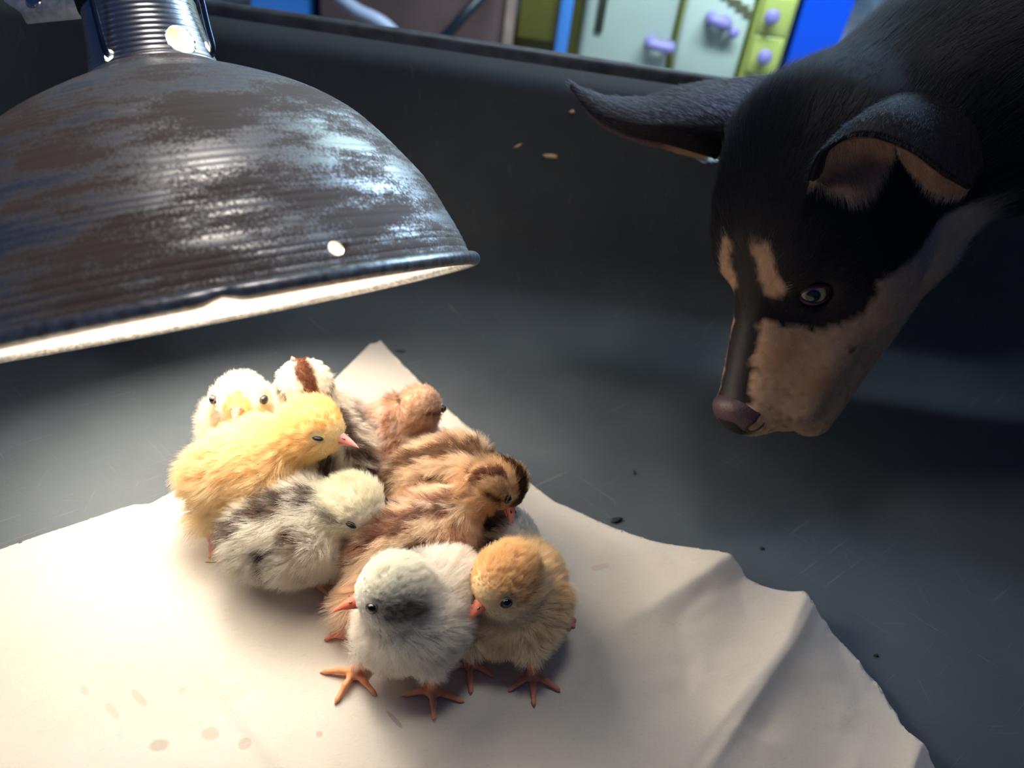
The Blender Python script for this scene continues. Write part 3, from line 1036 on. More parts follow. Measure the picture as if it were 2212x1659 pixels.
def chick(label, T, C, H, beak, col, legs, rT=.019, rC=.0265, rH=.0182, legcol=(225, 130, 95), beakcol=(235, 140, 120), n=15000, flen=.0075, seed=0,
          head_up=(0, 0, 1), closed=False, eyes=True, stretch=1.0, beak_len=None, belly=True, wing=1.0):
    T, C, H, beak = [np.asarray(v, float) for v in (T, C, H, beak)]
    rT, rC, rH = rT - .0018, rC - .0021, rH - .0011
    rng = np.random.default_rng(100 + seed)
    g = Chick()
    a = C - T; g.L = np.linalg.norm(a); a = a / g.L
    lat = nrm(np.cross(a, [0, 0, 1])); dor = np.cross(lat, a)
    fd = nrm(beak - H); hs = nrm(np.cross(fd, np.asarray(head_up, float))); hu = np.cross(hs, fd)
    g.__dict__.update(T=T, C=C, H=H, a=a, lat=lat, dor=dor, fd=fd, hs=hs, hu=hu, rT=rT, rC=rC, rH=rH)
    root = tag(empty('chick', (C[0], C[1], paper_z(C[0], C[1]))), label, 'chick', CHICK_GROUP)
    bd = np.stack([a, lat, dor])
    mid = (T + C) / 2
    ground = paper_z(C[0], C[1])

    def body(P):
        d = rc(P, T, C, rT, rC)
        if belly:
            d = smin(d, ell(P, mid + a * .004 - dor * .004, np.array([g.L * 0.55 + rC * 0.55, rC * 0.98, rC * 0.92]), bd), .012)
        d = smin(d, rc(P, C + dor * .004 + a * .004, H, rC * 0.62, rH * 0.74), .010)
        d = smin(d, ell(P, H, np.array([rH * 1.06, rH * 0.94, rH * 0.95]), np.stack([fd, hs, hu])), .006)
        d = smin(d, rc(P, T, T - a * rT * 0.75 + dor * .003, rT * .7, rT * .25), .008)
        for s in (-1, 1):
            p0 = C + lat * s * rC * .86 + dor * .006 - a * .002
            p1 = mid + lat * s * rC * .92 - a * (g.L * .22) - dor * .002
            d = smin(d, rc(P, p0, p1, .0075 * wing, .0042 * wing), .004)
        for top, cen, toes in legs:
            kn = np.asarray(top) + (mid - np.asarray(top)) * 0.35
            d = smin(d, rc(P, kn, np.asarray(top) + np.array([0, 0, .004]), .011, .0045), .008)
        return d

    pts = np.stack([T - a * rT, T, C, H, H + fd * rH] + [np.asarray(l[0]) for l in legs])
    lo, hi = pts.min(0) - rC * 1.35, pts.max(0) + rC * 1.35
    V, F, N = sdf_mesh(body, lo, hi, .0021)
    CHICK_SHAPES.append((label, V, body, ground))
    cfun = lambda P, r: soften(np.clip(col(g, P, r), 0, 1))
    skin = mesh_obj('body', V, F, M_SKIN, root, colors=np.clip(cfun(V, rng) * 0.82, 0, 1))
    blen = (beak_len or .0120) + .0006
    bbase = H + fd * rH * 1.02 - hu * rH * 0.02
    btip = bbase + fd * blen - hu * blen * 0.10
    eye_c = [H + fd * rH * .52 + hs * s * rH * .80 + hu * rH * .24 for s in (-1, 1)]

    def hd(P): return np.linalg.norm(P - H, axis=-1)
    def keep(P):
        k = np.ones(len(P), bool)
        k &= np.linalg.norm(P - (bbase + fd * .0005), axis=1) > .0054
        if eyes:
            for e in eye_c: k &= np.linalg.norm(P - e, axis=1) > .0033
        k &= P[:, 2] > ground + .004
        return k

    def hm(P): return 1 - sstep(rH * 0.95, rH * 1.5, hd(P))
    def lenf(P):
        m_ = hm(P)
        face = sstep(.2, .9, ((P - H) @ fd) / rH) * m_
        tail = sstep(.2, 1.2, -((P - T) @ a) / rT)
        return flen * 1.38 * (1 - .36 * m_ - .50 * face + .25 * tail) * (1 + .15 * vnoise(P, 160))
    def dirf(P, NN):
        m_ = hm(P)[:, None]
        b_ = -a * 0.75 - np.array([0, 0, 1.0]) * 0.50 + 0.55 * np.stack([vnoise(P, 130, 1), vnoise(P, 130, 4), vnoise(P, 130, 7)], 1)
        h_ = -fd * 1.0 + hu * 0.25 * np.sign(((P - H) @ hu))[:, None]
        return b_ * (1 - m_) + h_ * m_
    lift = lambda P: 0.66 - 0.16 * hm(P) + 0.10 * vnoise(P, 120, 3)
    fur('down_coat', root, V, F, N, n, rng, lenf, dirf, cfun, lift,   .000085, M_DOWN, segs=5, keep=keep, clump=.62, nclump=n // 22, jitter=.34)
    # beak
    bc = srgb(*beakcol)
    for nm, lower in (('upper_beak', False), ('lower_beak', True)):
        V2, F2 = lofted_beak(bbase + (hu * .0006 if not lower else -hu * .0009) - fd * .0035, btip, hu, .0048 if not lower else .0042, .0042 if not lower else .0027, lower)
        t = np.clip(((V2 - bbase) @ fd) / blen, 0, 1)
        cc = mix(np.broadcast_to(bc, V2.shape), np.broadcast_to(bc * np.array([1.05, 1.25, 1.2]), V2.shape), sstep(.55, 1, t))
        ob = fix_normals(mesh_obj(nm, V2, F2, M_BEAK, root, colors=np.clip(cc, 0, 1)))
        if not lower:
            for s in (-1, 1):
                V3, F3 = uv_ball((0, 0, 0), 1, 10, 6)
                V3 = np.array(V3) * np.array([.0011, .0004, .0004])
                ctr = bbase + fd * .0026 + hs * s * .0026 + hu * .0020
                mesh_obj('nostril', V3 @ np.stack([fd, hs, hu]) + ctr, F3, M_EYE, ob)
    if eyes:
        for s, e in zip((-1, 1), eye_c):
            outw = nrm(e - H)
            V3, F3 = uv_ball((0, 0, 0), 1)
            fr = np.stack([nrm(fd - outw * (fd @ outw)), np.cross(nrm(fd - outw * (fd @ outw)), outw), outw])
            hsq = .42 if closed else .92
            rl = .0027
            # lid ring
            Vt, Ft = [], []
            for i in range(18):
                A = 2 * math.pi * i / 18
                for k in range(8):
                    B = 2 * math.pi * k / 8
                    rr = rl + .00038 * math.cos(B)
                    Vt.append((rr * math.cos(A) * 1.1, rr * math.sin(A) * (hsq + .03), .0012 + .00038 * math.sin(B)))
            for i in range(18):
                for k in range(8):
                    i2, k2 = (i + 1) % 18, (k + 1) % 8
                    Ft.append((i * 8 + k, i2 * 8 + k, i2 * 8 + k2, i * 8 + k2))
            ey = mesh_obj('eye', np.array(V3) * np.array([.00280, .0027 * hsq, .0025]) @ fr + e + outw * .0008, F3, M_EYE if not closed else M_EYE2, root)
            fix_normals(mesh_obj('eyelid', np.array(Vt) @ fr + e + outw * .0002, Ft, M_LID, ey))
    lc = srgb(*legcol)
    for top, cen, toes in legs:
        top, cen = np.asarray(top), np.asarray(cen); toes = [np.asarray(t) for t in toes]
        allp = np.stack([top, cen] + toes)
        V4, F4, N4 = sdf_mesh(lambda P: foot_sdf(P, top, cen, toes, .0026), allp.min(0) - .006, allp.max(0) + .006, .00095)
        dist = np.min([np.linalg.norm(V4 - t, axis=1) for t in toes], axis=0)
        lc2 = lc ** .8
        cc = mix(np.broadcast_to(lc2 * np.array([1.1, 1.25, 1.25]), V4.shape), np.broadcast_to(lc2, V4.shape), sstep(.0010, .004, dist))
        mesh_obj('leg', V4, F4, M_LEG, root, colors=np.clip(cc, 0, 1))
    return root


def on(px, py):
    p = atz(px, py, .002)
    p[2] = paper_z(p[0], p[1])
    return p


def leg(top, cen, toes):
    """top = (px, py, height above the paper)"""
    c = on(*cen)
    t = atz(top[0], top[1], c[2] + top[2])
    return (t, c, [on(*q_) for q_ in toes])


S = lambda *c: srgb(*c)


def jit(P, rng, c, amt=.10):
    return c * (1 + amt * rng.normal(size=(len(P), 1)))


def headw(g, P, k0=.9, k1=1.5):
    return 1 - sstep(g.rH * k0, g.rH * k1, np.linalg.norm(P - g.H, axis=-1))


def flat(P, c): return np.broadcast_to(S(*c), P.shape).copy()


def col_white(g, P, rng):
    c = flat(P, (250, 242, 228))
    hw = headw(g, P, 1.0, 1.5)
    hf, hl, hu_ = (P - g.H) @ g.fd / g.rH, (P - g.H) @ g.hs / g.rH, (P - g.H) @ g.hu / g.rH
    c = mix(c, S(238, 234, 214), hw * sstep(.1, .6, hu_))
    grey = np.exp(-(((hf + .05) / .62) ** 2 + ((hu_ - .02) / .42) ** 2)) * sstep(.35, .75, np.abs(hl))
    c = mix(c, S(128, 120, 116), np.clip(hw * grey * 1.15 + .25 * hw * grey * vnoise(P, 300), 0, .92))
    cheek = np.exp(-(((hf + .55) / .4) ** 2 + ((hu_ + .25) / .35) ** 2)) * sstep(.3, .7, np.abs(hl))
    c = mix(c, S(120, 108, 100), np.clip(cheek * .85, 0, 1))
    return jit(P, rng, c, .05)


def col_orange(g, P, rng):
    c = flat(P, (250, 226, 182))
    up = ((P - g.C) @ g.dor) / g.rC
    c = mix(c, S(240, 198, 138), sstep(-.2, .9, up))
    hw = headw(g, P, 1.0, 1.6)
    hu_ = (P - g.H) @ g.hu / g.rH; hf = (P - g.H) @ g.fd / g.rH
    c = mix(c, S(238, 186, 116), hw * sstep(-.15, .45, hu_))
    c = mix(c, S(246, 222, 180), hw * sstep(.0, -.5, hu_))
    line = np.exp(-(((hu_ - .05) / .13) ** 2)) * sstep(.45, -.1, hf) * hw
    c = mix(c, S(190, 130, 74), .7 * line)
    return jit(P, rng, c, .07)


def col_yellow(g, P, rng):
    c = flat(P, (252, 222, 166))
    c = mix(c, S(244, 196, 120), .5 + .5 * vnoise(P, 90, 2))
    hw = headw(g, P, .9, 1.6)
    hf, hu_ = (P - g.H) @ g.fd / g.rH, (P - g.H) @ g.hu / g.rH
    c = mix(c, S(250, 205, 118), hw)
    c = mix(c, S(226, 150, 60), hw * np.exp(-(((hf - .65) / .35) ** 2 + ((hu_ - .65) / .3) ** 2)) * .9)
    c = mix(c, S(228, 160, 96), hw * np.exp(-(((hu_ - .05) / .14) ** 2)) * sstep(.6, .1, hf) * sstep(-.8, -.3, hf) * .8)
    c = mix(c, S(255, 236, 200), sstep(.2, -.8, ((P - g.C) @ g.dor) / g.rC) * .6)
    return jit(P, rng, c, .05)


def stripes(base, pale, dark, ear, cap, cheek=None):
    def f(g, P, rng):
        nz = .16 * vnoise(P, 210, 5) + .07 * vnoise(P, 520, 8)
        w = ((P - g.C) @ g.lat) / g.rC + nz
        up = ((P - g.C) @ g.dor) / g.rC
        s = ((P - g.T) @ g.a) / g.L
        c = flat(P, base)
        c = mix(c, S(*pale), sstep(.2, -.7, up))
        on_back = sstep(-.15, .25, up)
        aw = np.abs(w)
        c = mix(c, S(*pale), np.exp(-((aw - .50) / .17) ** 2) * on_back * .9)
        c = mix(c, S(*dark), (1 - sstep(.22, .36, aw)) * on_back * (.88 + .12 * vnoise(P, 350)))
        st = np.exp(-((aw - .78) / .09) ** 2) * sstep(-.5, -.2, up) * sstep(.95, .6, s) * sstep(-.35, 0, s)
        c = mix(c, S(*[.55 * v for v in dark]), np.clip(st * 1.1, 0, 1))
        sh = np.exp(-((s - .80) / .28) ** 2) * sstep(.45, .8, aw) * sstep(-.7, -.2, up)
        c = mix(c, S(*ear), sh * (.62 + .38 * vnoise(P, 260, 9)))
        c = mix(c, S(*pale), sstep(.25, .75, vnoise(P, 330, 13)) * .55)
        c = mix(c, S(*ear), sstep(.30, .80, vnoise(P, 300, 17)) * sstep(-.6, .0, up) * .55)
        hw = headw(g, P, 1.0, 1.55)
        hf, hl, hu_ = (P - g.H) @ g.fd / g.rH, (P - g.H) @ g.hs / g.rH + .6 * nz, (P - g.H) @ g.hu / g.rH
        hc = flat(P, cheek or pale)
        hc = mix(hc, S(*cap), (1 - sstep(.22, .42, np.abs(hl))) * sstep(-.1, .3, hu_))
        hc = mix(hc, S(*[.45 * v for v in dark]), np.exp(-((hu_ - .12) / .14) ** 2) * sstep(.5, .8, np.abs(hl)) * sstep(.5, .0, hf) * .85)
        c = mix(c, hc, hw)
        return jit(P, rng, c, .09)
    return f


col_c3 = stripes((240, 186, 142), (248, 224, 188), (134, 98, 88), (160, 124, 104), (134, 90, 72), (196, 154, 108))
col_c4 = stripes((236, 228, 208), (248, 240, 222), (88, 72, 70), (150, 122, 104), (226, 218, 180), (242, 234, 204))
col_c7 = stripes((216, 198, 178), (236, 222, 200), (78, 60, 58), (120, 98, 88), (120, 76, 56), (246, 232, 206))
col_c8 = stripes((208, 166, 138), (224, 190, 164), (176, 130, 106), (196, 180, 176), (212, 164, 126), (194, 152, 120))
col_c9 = stripes((238, 186, 132), (246, 216, 176), (104, 78, 70), (136, 104, 88), (80, 52, 38), (204, 158, 106))
col_c10 = stripes((240, 232, 216), (250, 244, 230), (96, 86, 84), (170, 156, 146), (220, 210, 190))


def col_c6(g, P, rng):
    c = flat(P, (240, 228, 200))
    hw = headw(g, P, 1.0, 1.5)
    hf, hl, hu_ = (P - g.H) @ g.fd / g.rH, (P - g.H) @ g.hs / g.rH, (P - g.H) @ g.hu / g.rH
    fr = np.sqrt(hl ** 2 + ((hu_ - .12) * .8) ** 2)
    c = mix(c, S(226, 158, 66), hw * sstep(.2, .5, hf) * (1 - sstep(.38, .58, fr)))
    c = mix(c, S(246, 226, 180), hw * sstep(.5, .9, np.abs(hl)) * .7)
    c = mix(c, S(238, 232, 222), hw * sstep(-.1, -.6, hf))
    return jit(P, rng, c, .05)


Z = atz
VIEW_UP = UP * .92 - FW * .38


def face(px, py, H, toward=0.0):
    """beak tip seen at a picture point, about as far away as the head"""
    return at(px, py, (H - CAM) @ FW - toward)


# two in front
H = Z(848, 1276, .066)
chick('white chick with a grey-smudged face, front left of the group, beak pointing left', Z(950, 1277, .042), Z(884, 1326, .044), H, face(724, 1310, H, .003), col_white,
      [leg((785, 1418, .020), (765, 1460), ((722, 1526), (692, 1454), (814, 1508), (806, 1450))), leg((937, 1440, .022), (933, 1503), ((937, 1566), (868, 1507), (1002, 1524), (910, 1482)))],
      rT=.0205, rC=.0245, rH=.0182, legcol=(236, 150, 100), beakcol=(238, 118, 92), n=42000, flen=.0062, seed=1, beak_len=.0125, head_up=VIEW_UP)
H = Z(1094, 1252, .063)
chick('orange-buff chick with a pale cheek, front right of the group beside the white one', Z(1130, 1256, .036), Z(1114, 1296, .039), H, face(1003, 1338, H, .009), col_orange,
      [leg((1012, 1400, .018), (1012, 1442), ((1016, 1509), (949, 1459), (1068, 1470))), leg((1146, 1412, .020), (1146, 1472), ((1152, 1534), (1094, 1503), (1212, 1500)))],
      rT=.0205, rC=.0240, rH=.0182, legcol=(214, 128, 102), beakcol=(232, 140, 112), n=40000, flen=.0062, seed=2, beak_len=.0120, head_up=VIEW_UP)
# behind them
H = Z(1050, 1054, .066)
chick('brown and rust striped chick stretching its neck to the right, behind the white one', Z(826, 1194, .032), Z(938, 1148, .038), H, face(1100, 1070, H, -.016), col_c3,
      [leg((750, 1330, .014), (738, 1372), ((700, 1385), (722, 1350), (760, 1392))), leg((880, 1290, .016), (890, 1330), ((930, 1345), (905, 1360), (870, 1330)))],
      rT=.0185, rC=.0220, rH=.0140, legcol=(222, 136, 112), beakcol=(224, 140, 130), n=34000, flen=.0064, seed=3, head_up=UP - FW * .9)
H = Z(764, 1094, .049)
chick('silver and cream chick crouching with its head bowed, in front of the yellow one', Z(576, 1158, .032), Z(664, 1138, .035), H, face(842, 1166, H, .006), col_c4,
      [leg((640, 1222, .012), (664, 1255), ((712, 1288), (722, 1262), (694, 1238))), leg((700, 1215, .012), (740, 1235), ((790, 1250), (780, 1232), (765, 1222)))],
      rT=.0200, rC=.0248, rH=.0180, legcol=(236, 170, 104), beakcol=(236, 200, 170), n=38000, flen=.0072, seed=4, closed=True, wing=1.3, head_up=VIEW_UP)
H = Z(676, 926, .074)
chick('plain yellow chick standing on the left with its beak to the right', Z(488, 1024, .042), Z(570, 1002, .047), H, face(772, 958, H, .003), col_yellow,
      [leg((440, 1128, .020), (466, 1186), ((501, 1226), (452, 1206), (478, 1218))), leg((560, 1120, .02), (590, 1170), ((640, 1200), (610, 1215), (575, 1190)))],
      rT=.0200, rC=.0246, rH=.0182, legcol=(226, 138, 122), beakcol=(240, 160, 150), n=38000, flen=.0074, seed=5, closed=True, beak_len=.0112, head_up=VIEW_UP)
H = Z(521, 868, .057)
chick('white chick with a yellow face looking at the camera, at the back left', Z(550, 900, .026), Z(522, 930, .028), H, face(508, 893, H, .022), col_c6,
      [leg((500, 1000, .016), (500, 1040), ((490, 1060), (480, 1035), (520, 1050)))],
      rT=.0185, rC=.0225, rH=.0185, beakcol=(226, 120, 96), n=24000, flen=.0066, seed=6)
H = Z(656, 832, .072)
chick('cream chick with a brown back stripe seen from behind, second from the back left', Z(752, 985, .037), Z(698, 918, .044), H, face(640, 790, H, -.010), col_c7,
      [leg((740, 1040, .014), (745, 1075), ((735, 1050), (720, 1070), (762, 1060)))],
      rT=.0175, rC=.0210, rH=.0172, n=28000, flen=.0068, seed=7)
H = Z(907, 882, .061)
chick('light brown chick facing away towards the wall, at the back right', Z(844, 1000, .028), Z(856, 940, .035), H, face(945, 872, H, -.022), col_c8,
      [leg((822, 1035, .016), (821, 1080), ((797, 1062), (850, 1062), (822, 1100))), leg((870, 1020, .016), (880, 1050), ((905, 1035), (860, 1040), (885, 1062)))],
      rT=.0190, rC=.0222, rH=.0148, legcol=(206, 120, 104), n=26000, flen=.0062, seed=8)
H = Z(1086, 1048, .053)
chick('buff chick with dark brown stripes bending its head down, at the right edge', Z(914, 1036, .038), Z(984, 1024, .043), H, face(1106, 1116, H, .005), col_c9,
      [leg((890, 1060, .012), (890, 1094), ((850, 1090), (868, 1104), (915, 1098))), leg((980, 1090, .014), (985, 1120), ((1010, 1130), (990, 1140), (965, 1122)))],
      rT=.0200, rC=.0225, rH=.0150, legcol=(200, 108, 96), beakcol=(236, 150, 140), n=28000, flen=.0064, seed=9, head_up=UP * .5 + RT * .8 - FW * .4)
chick('mostly hidden white chick with black flecks, behind the orange-buff one', Z(1050, 1174, .021), Z(1086, 1166, .023), Z(1122, 1166, .027), Z(1158, 1178, .023), col_c10,
      [leg((1190, 1310, .010), (1222, 1350), ((1238, 1365), (1226, 1372), (1240, 1350)))],
      rT=.0150, rC=.0165, rH=.0120, legcol=(200, 120, 108), n=12000, flen=.0058, seed=10)

# ------------------------------------------------------------------ dog
DO = at(1662, 606, .470)                      # between the eyes
f_ = nrm(-.34 * RT - .935 * UP + .03 * FW)
r_ = -.53 * RT + .24 * UP + .82 * FW
r_ = nrm(r_ - f_ * (r_ @ f_))
u_ = np.cross(r_, f_)
DM = np.stack([r_, f_, u_])                   # rows: dog's right, forward, up


def W(x, y, z): return DO + np.array([x, y, z], float) @ DM
def Lc(P): return (np.asarray(P) - DO) @ DM.T


dog = tag(empty('dog', (0.98, 0.80, GROUND)), 'black and tan pricked-ear dog leaning over the tank rim to watch the chicks', 'dog')
NK = [W(0, -.082, -.012), np.array([.268, .536, .262]), np.array([.52, .565, .355])]
SH, HP = np.array([.80, .67, .415]), np.array([1.18, .92, .43])


def dog_sdf(P):
    q = Lc(P)
    near = np.linalg.norm(q, axis=-1) < .26
    d = rc(P, NK[0], NK[1], .054, .074)
    d = smin(d, rc(P, NK[1], NK[2], .074, .080), .03)
    d = smin(d, rc(P, NK[2], np.array([.80, .67, .40]), .080, .085), .03)
    # trunk: deep chest, tucked belly, rump
    ax = nrm(HP - SH); sd = nrm(np.cross(ax, [0, 0, 1.0]))
    d = smin(d, ell(P, SH + ax * .06 - np.array([0, 0, .035]), np.array([.17, .085, .118]), np.stack([ax, sd, np.cross(sd, ax)])), .04)
    d = smin(d, rc(P, SH + ax * .10 - np.array([0, 0, .012]), HP, .088, .072), .04)
    d = smin(d, rc(P, HP, HP + ax * .05 - np.array([0, 0, .015]), .074, .055), .03)
    for s in (-1, 1):
        sh = SH + sd * s * .062 - ax * .01 + np.array([0, 0, -.02])
        el = SH + sd * s * .068 + ax * .045 + np.array([0, 0, -.18])
        wr = SH + sd * s * .062 - ax * .005 + np.array([0, 0, -.325])
        pw = np.array([wr[0], wr[1], GROUND + .018]) - ax * .012
        d = smin(d, rc(P, sh, el, .05, .030), .03)
        d = smin(d, rc(P, el, wr, .027, .018), .015)
        d = smin(d, rc(P, wr, pw, .0175, .016), .008)
        d = smin(d, ell(P, pw - ax * .014 + np.array([0, 0, -.002]), np.array([.034, .021, .017]), np.stack([ax, sd, [0, 0, 1.0]])), .012)
        kn = HP + sd * s * .066 - ax * .085 + np.array([0, 0, -.19])
        hk = HP + sd * s * .060 + ax * .055 + np.array([0, 0, -.31])
        hp_ = np.array([hk[0], hk[1], GROUND + .016]) - ax * .01
        d = smin(d, rc(P, HP + sd * s * .045 - np.array([0, 0, .03]), kn, .066, .036), .03)
        d = smin(d, rc(P, kn, hk, .032, .017), .015)
        d = smin(d, rc(P, hk, hp_, .0165, .015), .008)
        d = smin(d, ell(P, hp_ - ax * .016, np.array([.034, .020, .016]), np.stack([ax, sd, [0, 0, 1.0]])), .012)
    tl = [HP + ax * .10, HP + ax * .20 - np.array([0, 0, .09]), HP + ax * .23 - np.array([0, 0, .20]), HP + ax * .29 - np.array([0, 0, .25])]
    for i in range(3): d = smin(d, rc(P, tl[i], tl[i + 1], (.022, .018, .015)[i], (.018, .015, .008)[i]), .015)
    # head
    Q = q[near]
    A = np.abs(Q); A[:, 1:] = Q[:, 1:]
    h = ell(Q, (0, -.052, -.004), (.054, .064, .050))
    h = smin(h, ell(Q, (0, -.088, -.010), (.046, .042, .050)), .02)
    h = smin(h, ell(A, (.030, -.034, -.040), (.028, .046, .040)), .018)
    h = smin(h, rc(Q, (0, -.008, -.024), (0, .072, -.026), .032, .0195), .016)
    h = smin(h, rc(Q, (0, -.004, .004), (0, .080, -.0135), .013, .0085), .014)
    h = smin(h, rc(A, (.0150, -.010, -.044), (.0130, .064, -.044), .031, .0165), .010)
    h = smin(h, rc(A, (.0150, -.060, -.096), (.0100, .064, -.0690), .026, .0150), .010)
    h = smin(h, rc(A, (.0180, -.070, -.088), (.0220, -.160, -.088), .030, .046), .02)
    h = smin(h, ell(A, (.019, -.014, .012), (.015, .017, .0115)), .010)
    h = smin(h, ell(A, (.036, -.090, .004), (.022, .020, .022)), .014)        # ear bases
    h = smin(h, ell(Q, (0, .077, -.016), (.0155, .010, .0125)), .005)
    h = smax(h, -ell(A, (.0300, .0015, -.0060), (.0085, .0085, .0085)), .004)    # eye hollows
    # groove along the closed lips
    lip = np.abs(Q[:, 2] + .0570 + .004 * np.cos((Q[:, 1] - .05) * 60))
    h = h + .0012 * np.exp(-(lip / .0018) ** 2) * sstep(-.005, .01, Q[:, 1])
    d[near] = smin(d[near], h, .022)
    return d


V, F, N = sdf_mesh(dog_sdf, np.array([.02, .28, GROUND - .01]), np.array([1.56, 1.24, .56]), .0034)
BLACK, BROWNBLK, TAN, TAND, PALE = S(13, 12, 17), S(34, 24, 25), S(242, 196, 154), S(192, 134, 92), S(244, 214, 180)


def dog_col(P, rng):
    q = Lc(P); x = np.abs(q[:, 0]); y, z = q[:, 1], q[:, 2]
    nz = vnoise(P, 420, 2) * .0022 + vnoise(P, 150, 5) * .002
    x = x + nz; y2 = y + nz; z2 = z + nz
    c = np.broadcast_to(BLACK, P.shape).copy()
    c = mix(c, BROWNBLK, sstep(-.06, .03, y))
    tan = np.zeros(len(P))
    # muzzle side and cheek, below a line that rises towards the back of the jaw
    line = np.interp(y2, [-.16, -.12, -.10, -.066, -.041, -.018, -.0145, -.0120, .0035, .0193, .0241, .027], [-.140, -.125, -.090, -.058, -.0440, -.027, -.0215, -.027, -.0326, -.022, -.005, .02])
    tan = np.maximum(tan, sstep(.0025, -.0025, z2 - line) * sstep(-.092, -.074, y2))
    bridge = sstep(.0122, .0098, x) * sstep(-.026, -.020, z)
    tan = tan * (1 - bridge)
    tan = np.maximum(tan, sstep(.0022, -.0012, rc(np.stack([x, y2, z], -1), (.0132, -.0080, .0310), (.0165, .0070, .0150), .0046, .0068)))
    g = np.clip(tan, 0, 1)
    t = mix(np.broadcast_to(TAN, P.shape), PALE, sstep(-.02, -.07, y))
    t = mix(t, TAND, np.exp(-(((y - .040) / .012) ** 2 + ((z + .010) / .010) ** 2)) * .8)
    t = mix(t, TAND, np.exp(-(((y - .047) / .012) ** 2 + ((z + .036) / .012) ** 2)) * .7)
    t = mix(t, TAND, (vnoise(P, 600, 8) > .45) * sstep(.05, .065, y) * .6)
    t = mix(t, BROWNBLK, sstep(.0030, .0012, np.sqrt((y - .0233) ** 2 + (z + .0448) ** 2)) * .9)
    c = mix(c, t, g)
    return c * (1 + .10 * rng.normal(size=(len(P), 1)))


rngd = np.random.default_rng(5)
body = mesh_obj('body', V, F, M_DOGSKIN, dog, colors=np.clip(dog_col(V, rngd) * .7, 0, 1))


def surf(px, py, f=dog_sdf):
    """point of the dog's skin behind a picture point"""
    d = .25
    for _ in range(90):
        p = at(px, py, d)
        v = float(f(p[None])[0])
        if v < .0003: break
        d += max(v * .7, .0004)
    return p


# nose leather
def nose_sdf(P):
    q = Lc(P); A = np.abs(q); A[:, 1:] = q[:, 1:]
    h = ell(q, (0, .0785, -.0120), (.0150, .0100, .0128))
    h = smin(h, ell(A, (.0085, .0800, -.0170), (.0095, .0095, .0088)), .004)
    h = smax(h, -rc(A, np.array([.0130, .0960, -.0165]), np.array([.0158, .0800, -.0165]), .0036, .0030), .0015)
    h = h + .0010 * np.exp(-(A[:, 0] / .0009) ** 2) * sstep(-.012, -.017, q[:, 2])
    return h


c0 = W(0, .0790, -.0140)
V2, F2, N2 = sdf_mesh(nose_sdf, c0 - .026, c0 + .026, .0011)
M_NOSE = simple('liver_nose_leather', tuple(srgb(78, 56, 60)), 0.42, 0, 0.5, bump=.5, bscale=900)
tag(mesh_obj('nose', V2, F2, M_NOSE, dog), 'liver brown nose')


# eyes
def eye_mat():
    m, nt, b = new_mat('amber_eye')
    N_ = nt.nodes.new; K = nt.links.new
    tc = N_('ShaderNodeTexCoord')
    sp = N_('ShaderNodeSeparateXYZ'); K(tc.outputs['Object'], sp.inputs[0])
    rp = N_('ShaderNodeValToRGB')
    mr = N_('ShaderNodeMapRange'); mr.inputs['From Min'].default_value = .0; mr.inputs['From Max'].default_value = .0105
    cx = N_('ShaderNodeCombineXYZ'); K(sp.outputs[0], cx.inputs[0]); K(sp.outputs[1], cx.inputs[1])
    ln = N_('ShaderNodeVectorMath'); ln.operation = 'LENGTH'; K(cx.outputs[0], ln.inputs[0])
    K(ln.outputs['Value'], mr.inputs['Value']); K(mr.outputs[0], rp.inputs[0])
    e = rp.color_ramp.elements
    e[0].position = 0; e[0].color = (.004, .006, .008, 1)
    e[1].position = .36; e[1].color = (.006, .008, .010, 1)
    for p, c in ((.42, (.46, .42, .26, 1)), (.60, (.62, .55, .36, 1)), (.70, (.10, .07, .05, 1)), (.80, (.26, .18, .17, 1))):
        k = e.new(p); k.color = c
    K(rp.outputs[0], b.inputs['Base Color'])
    b.inputs['Roughness'].default_value = .08
    b.inputs['Coat Weight'].default_value = 1
    return m


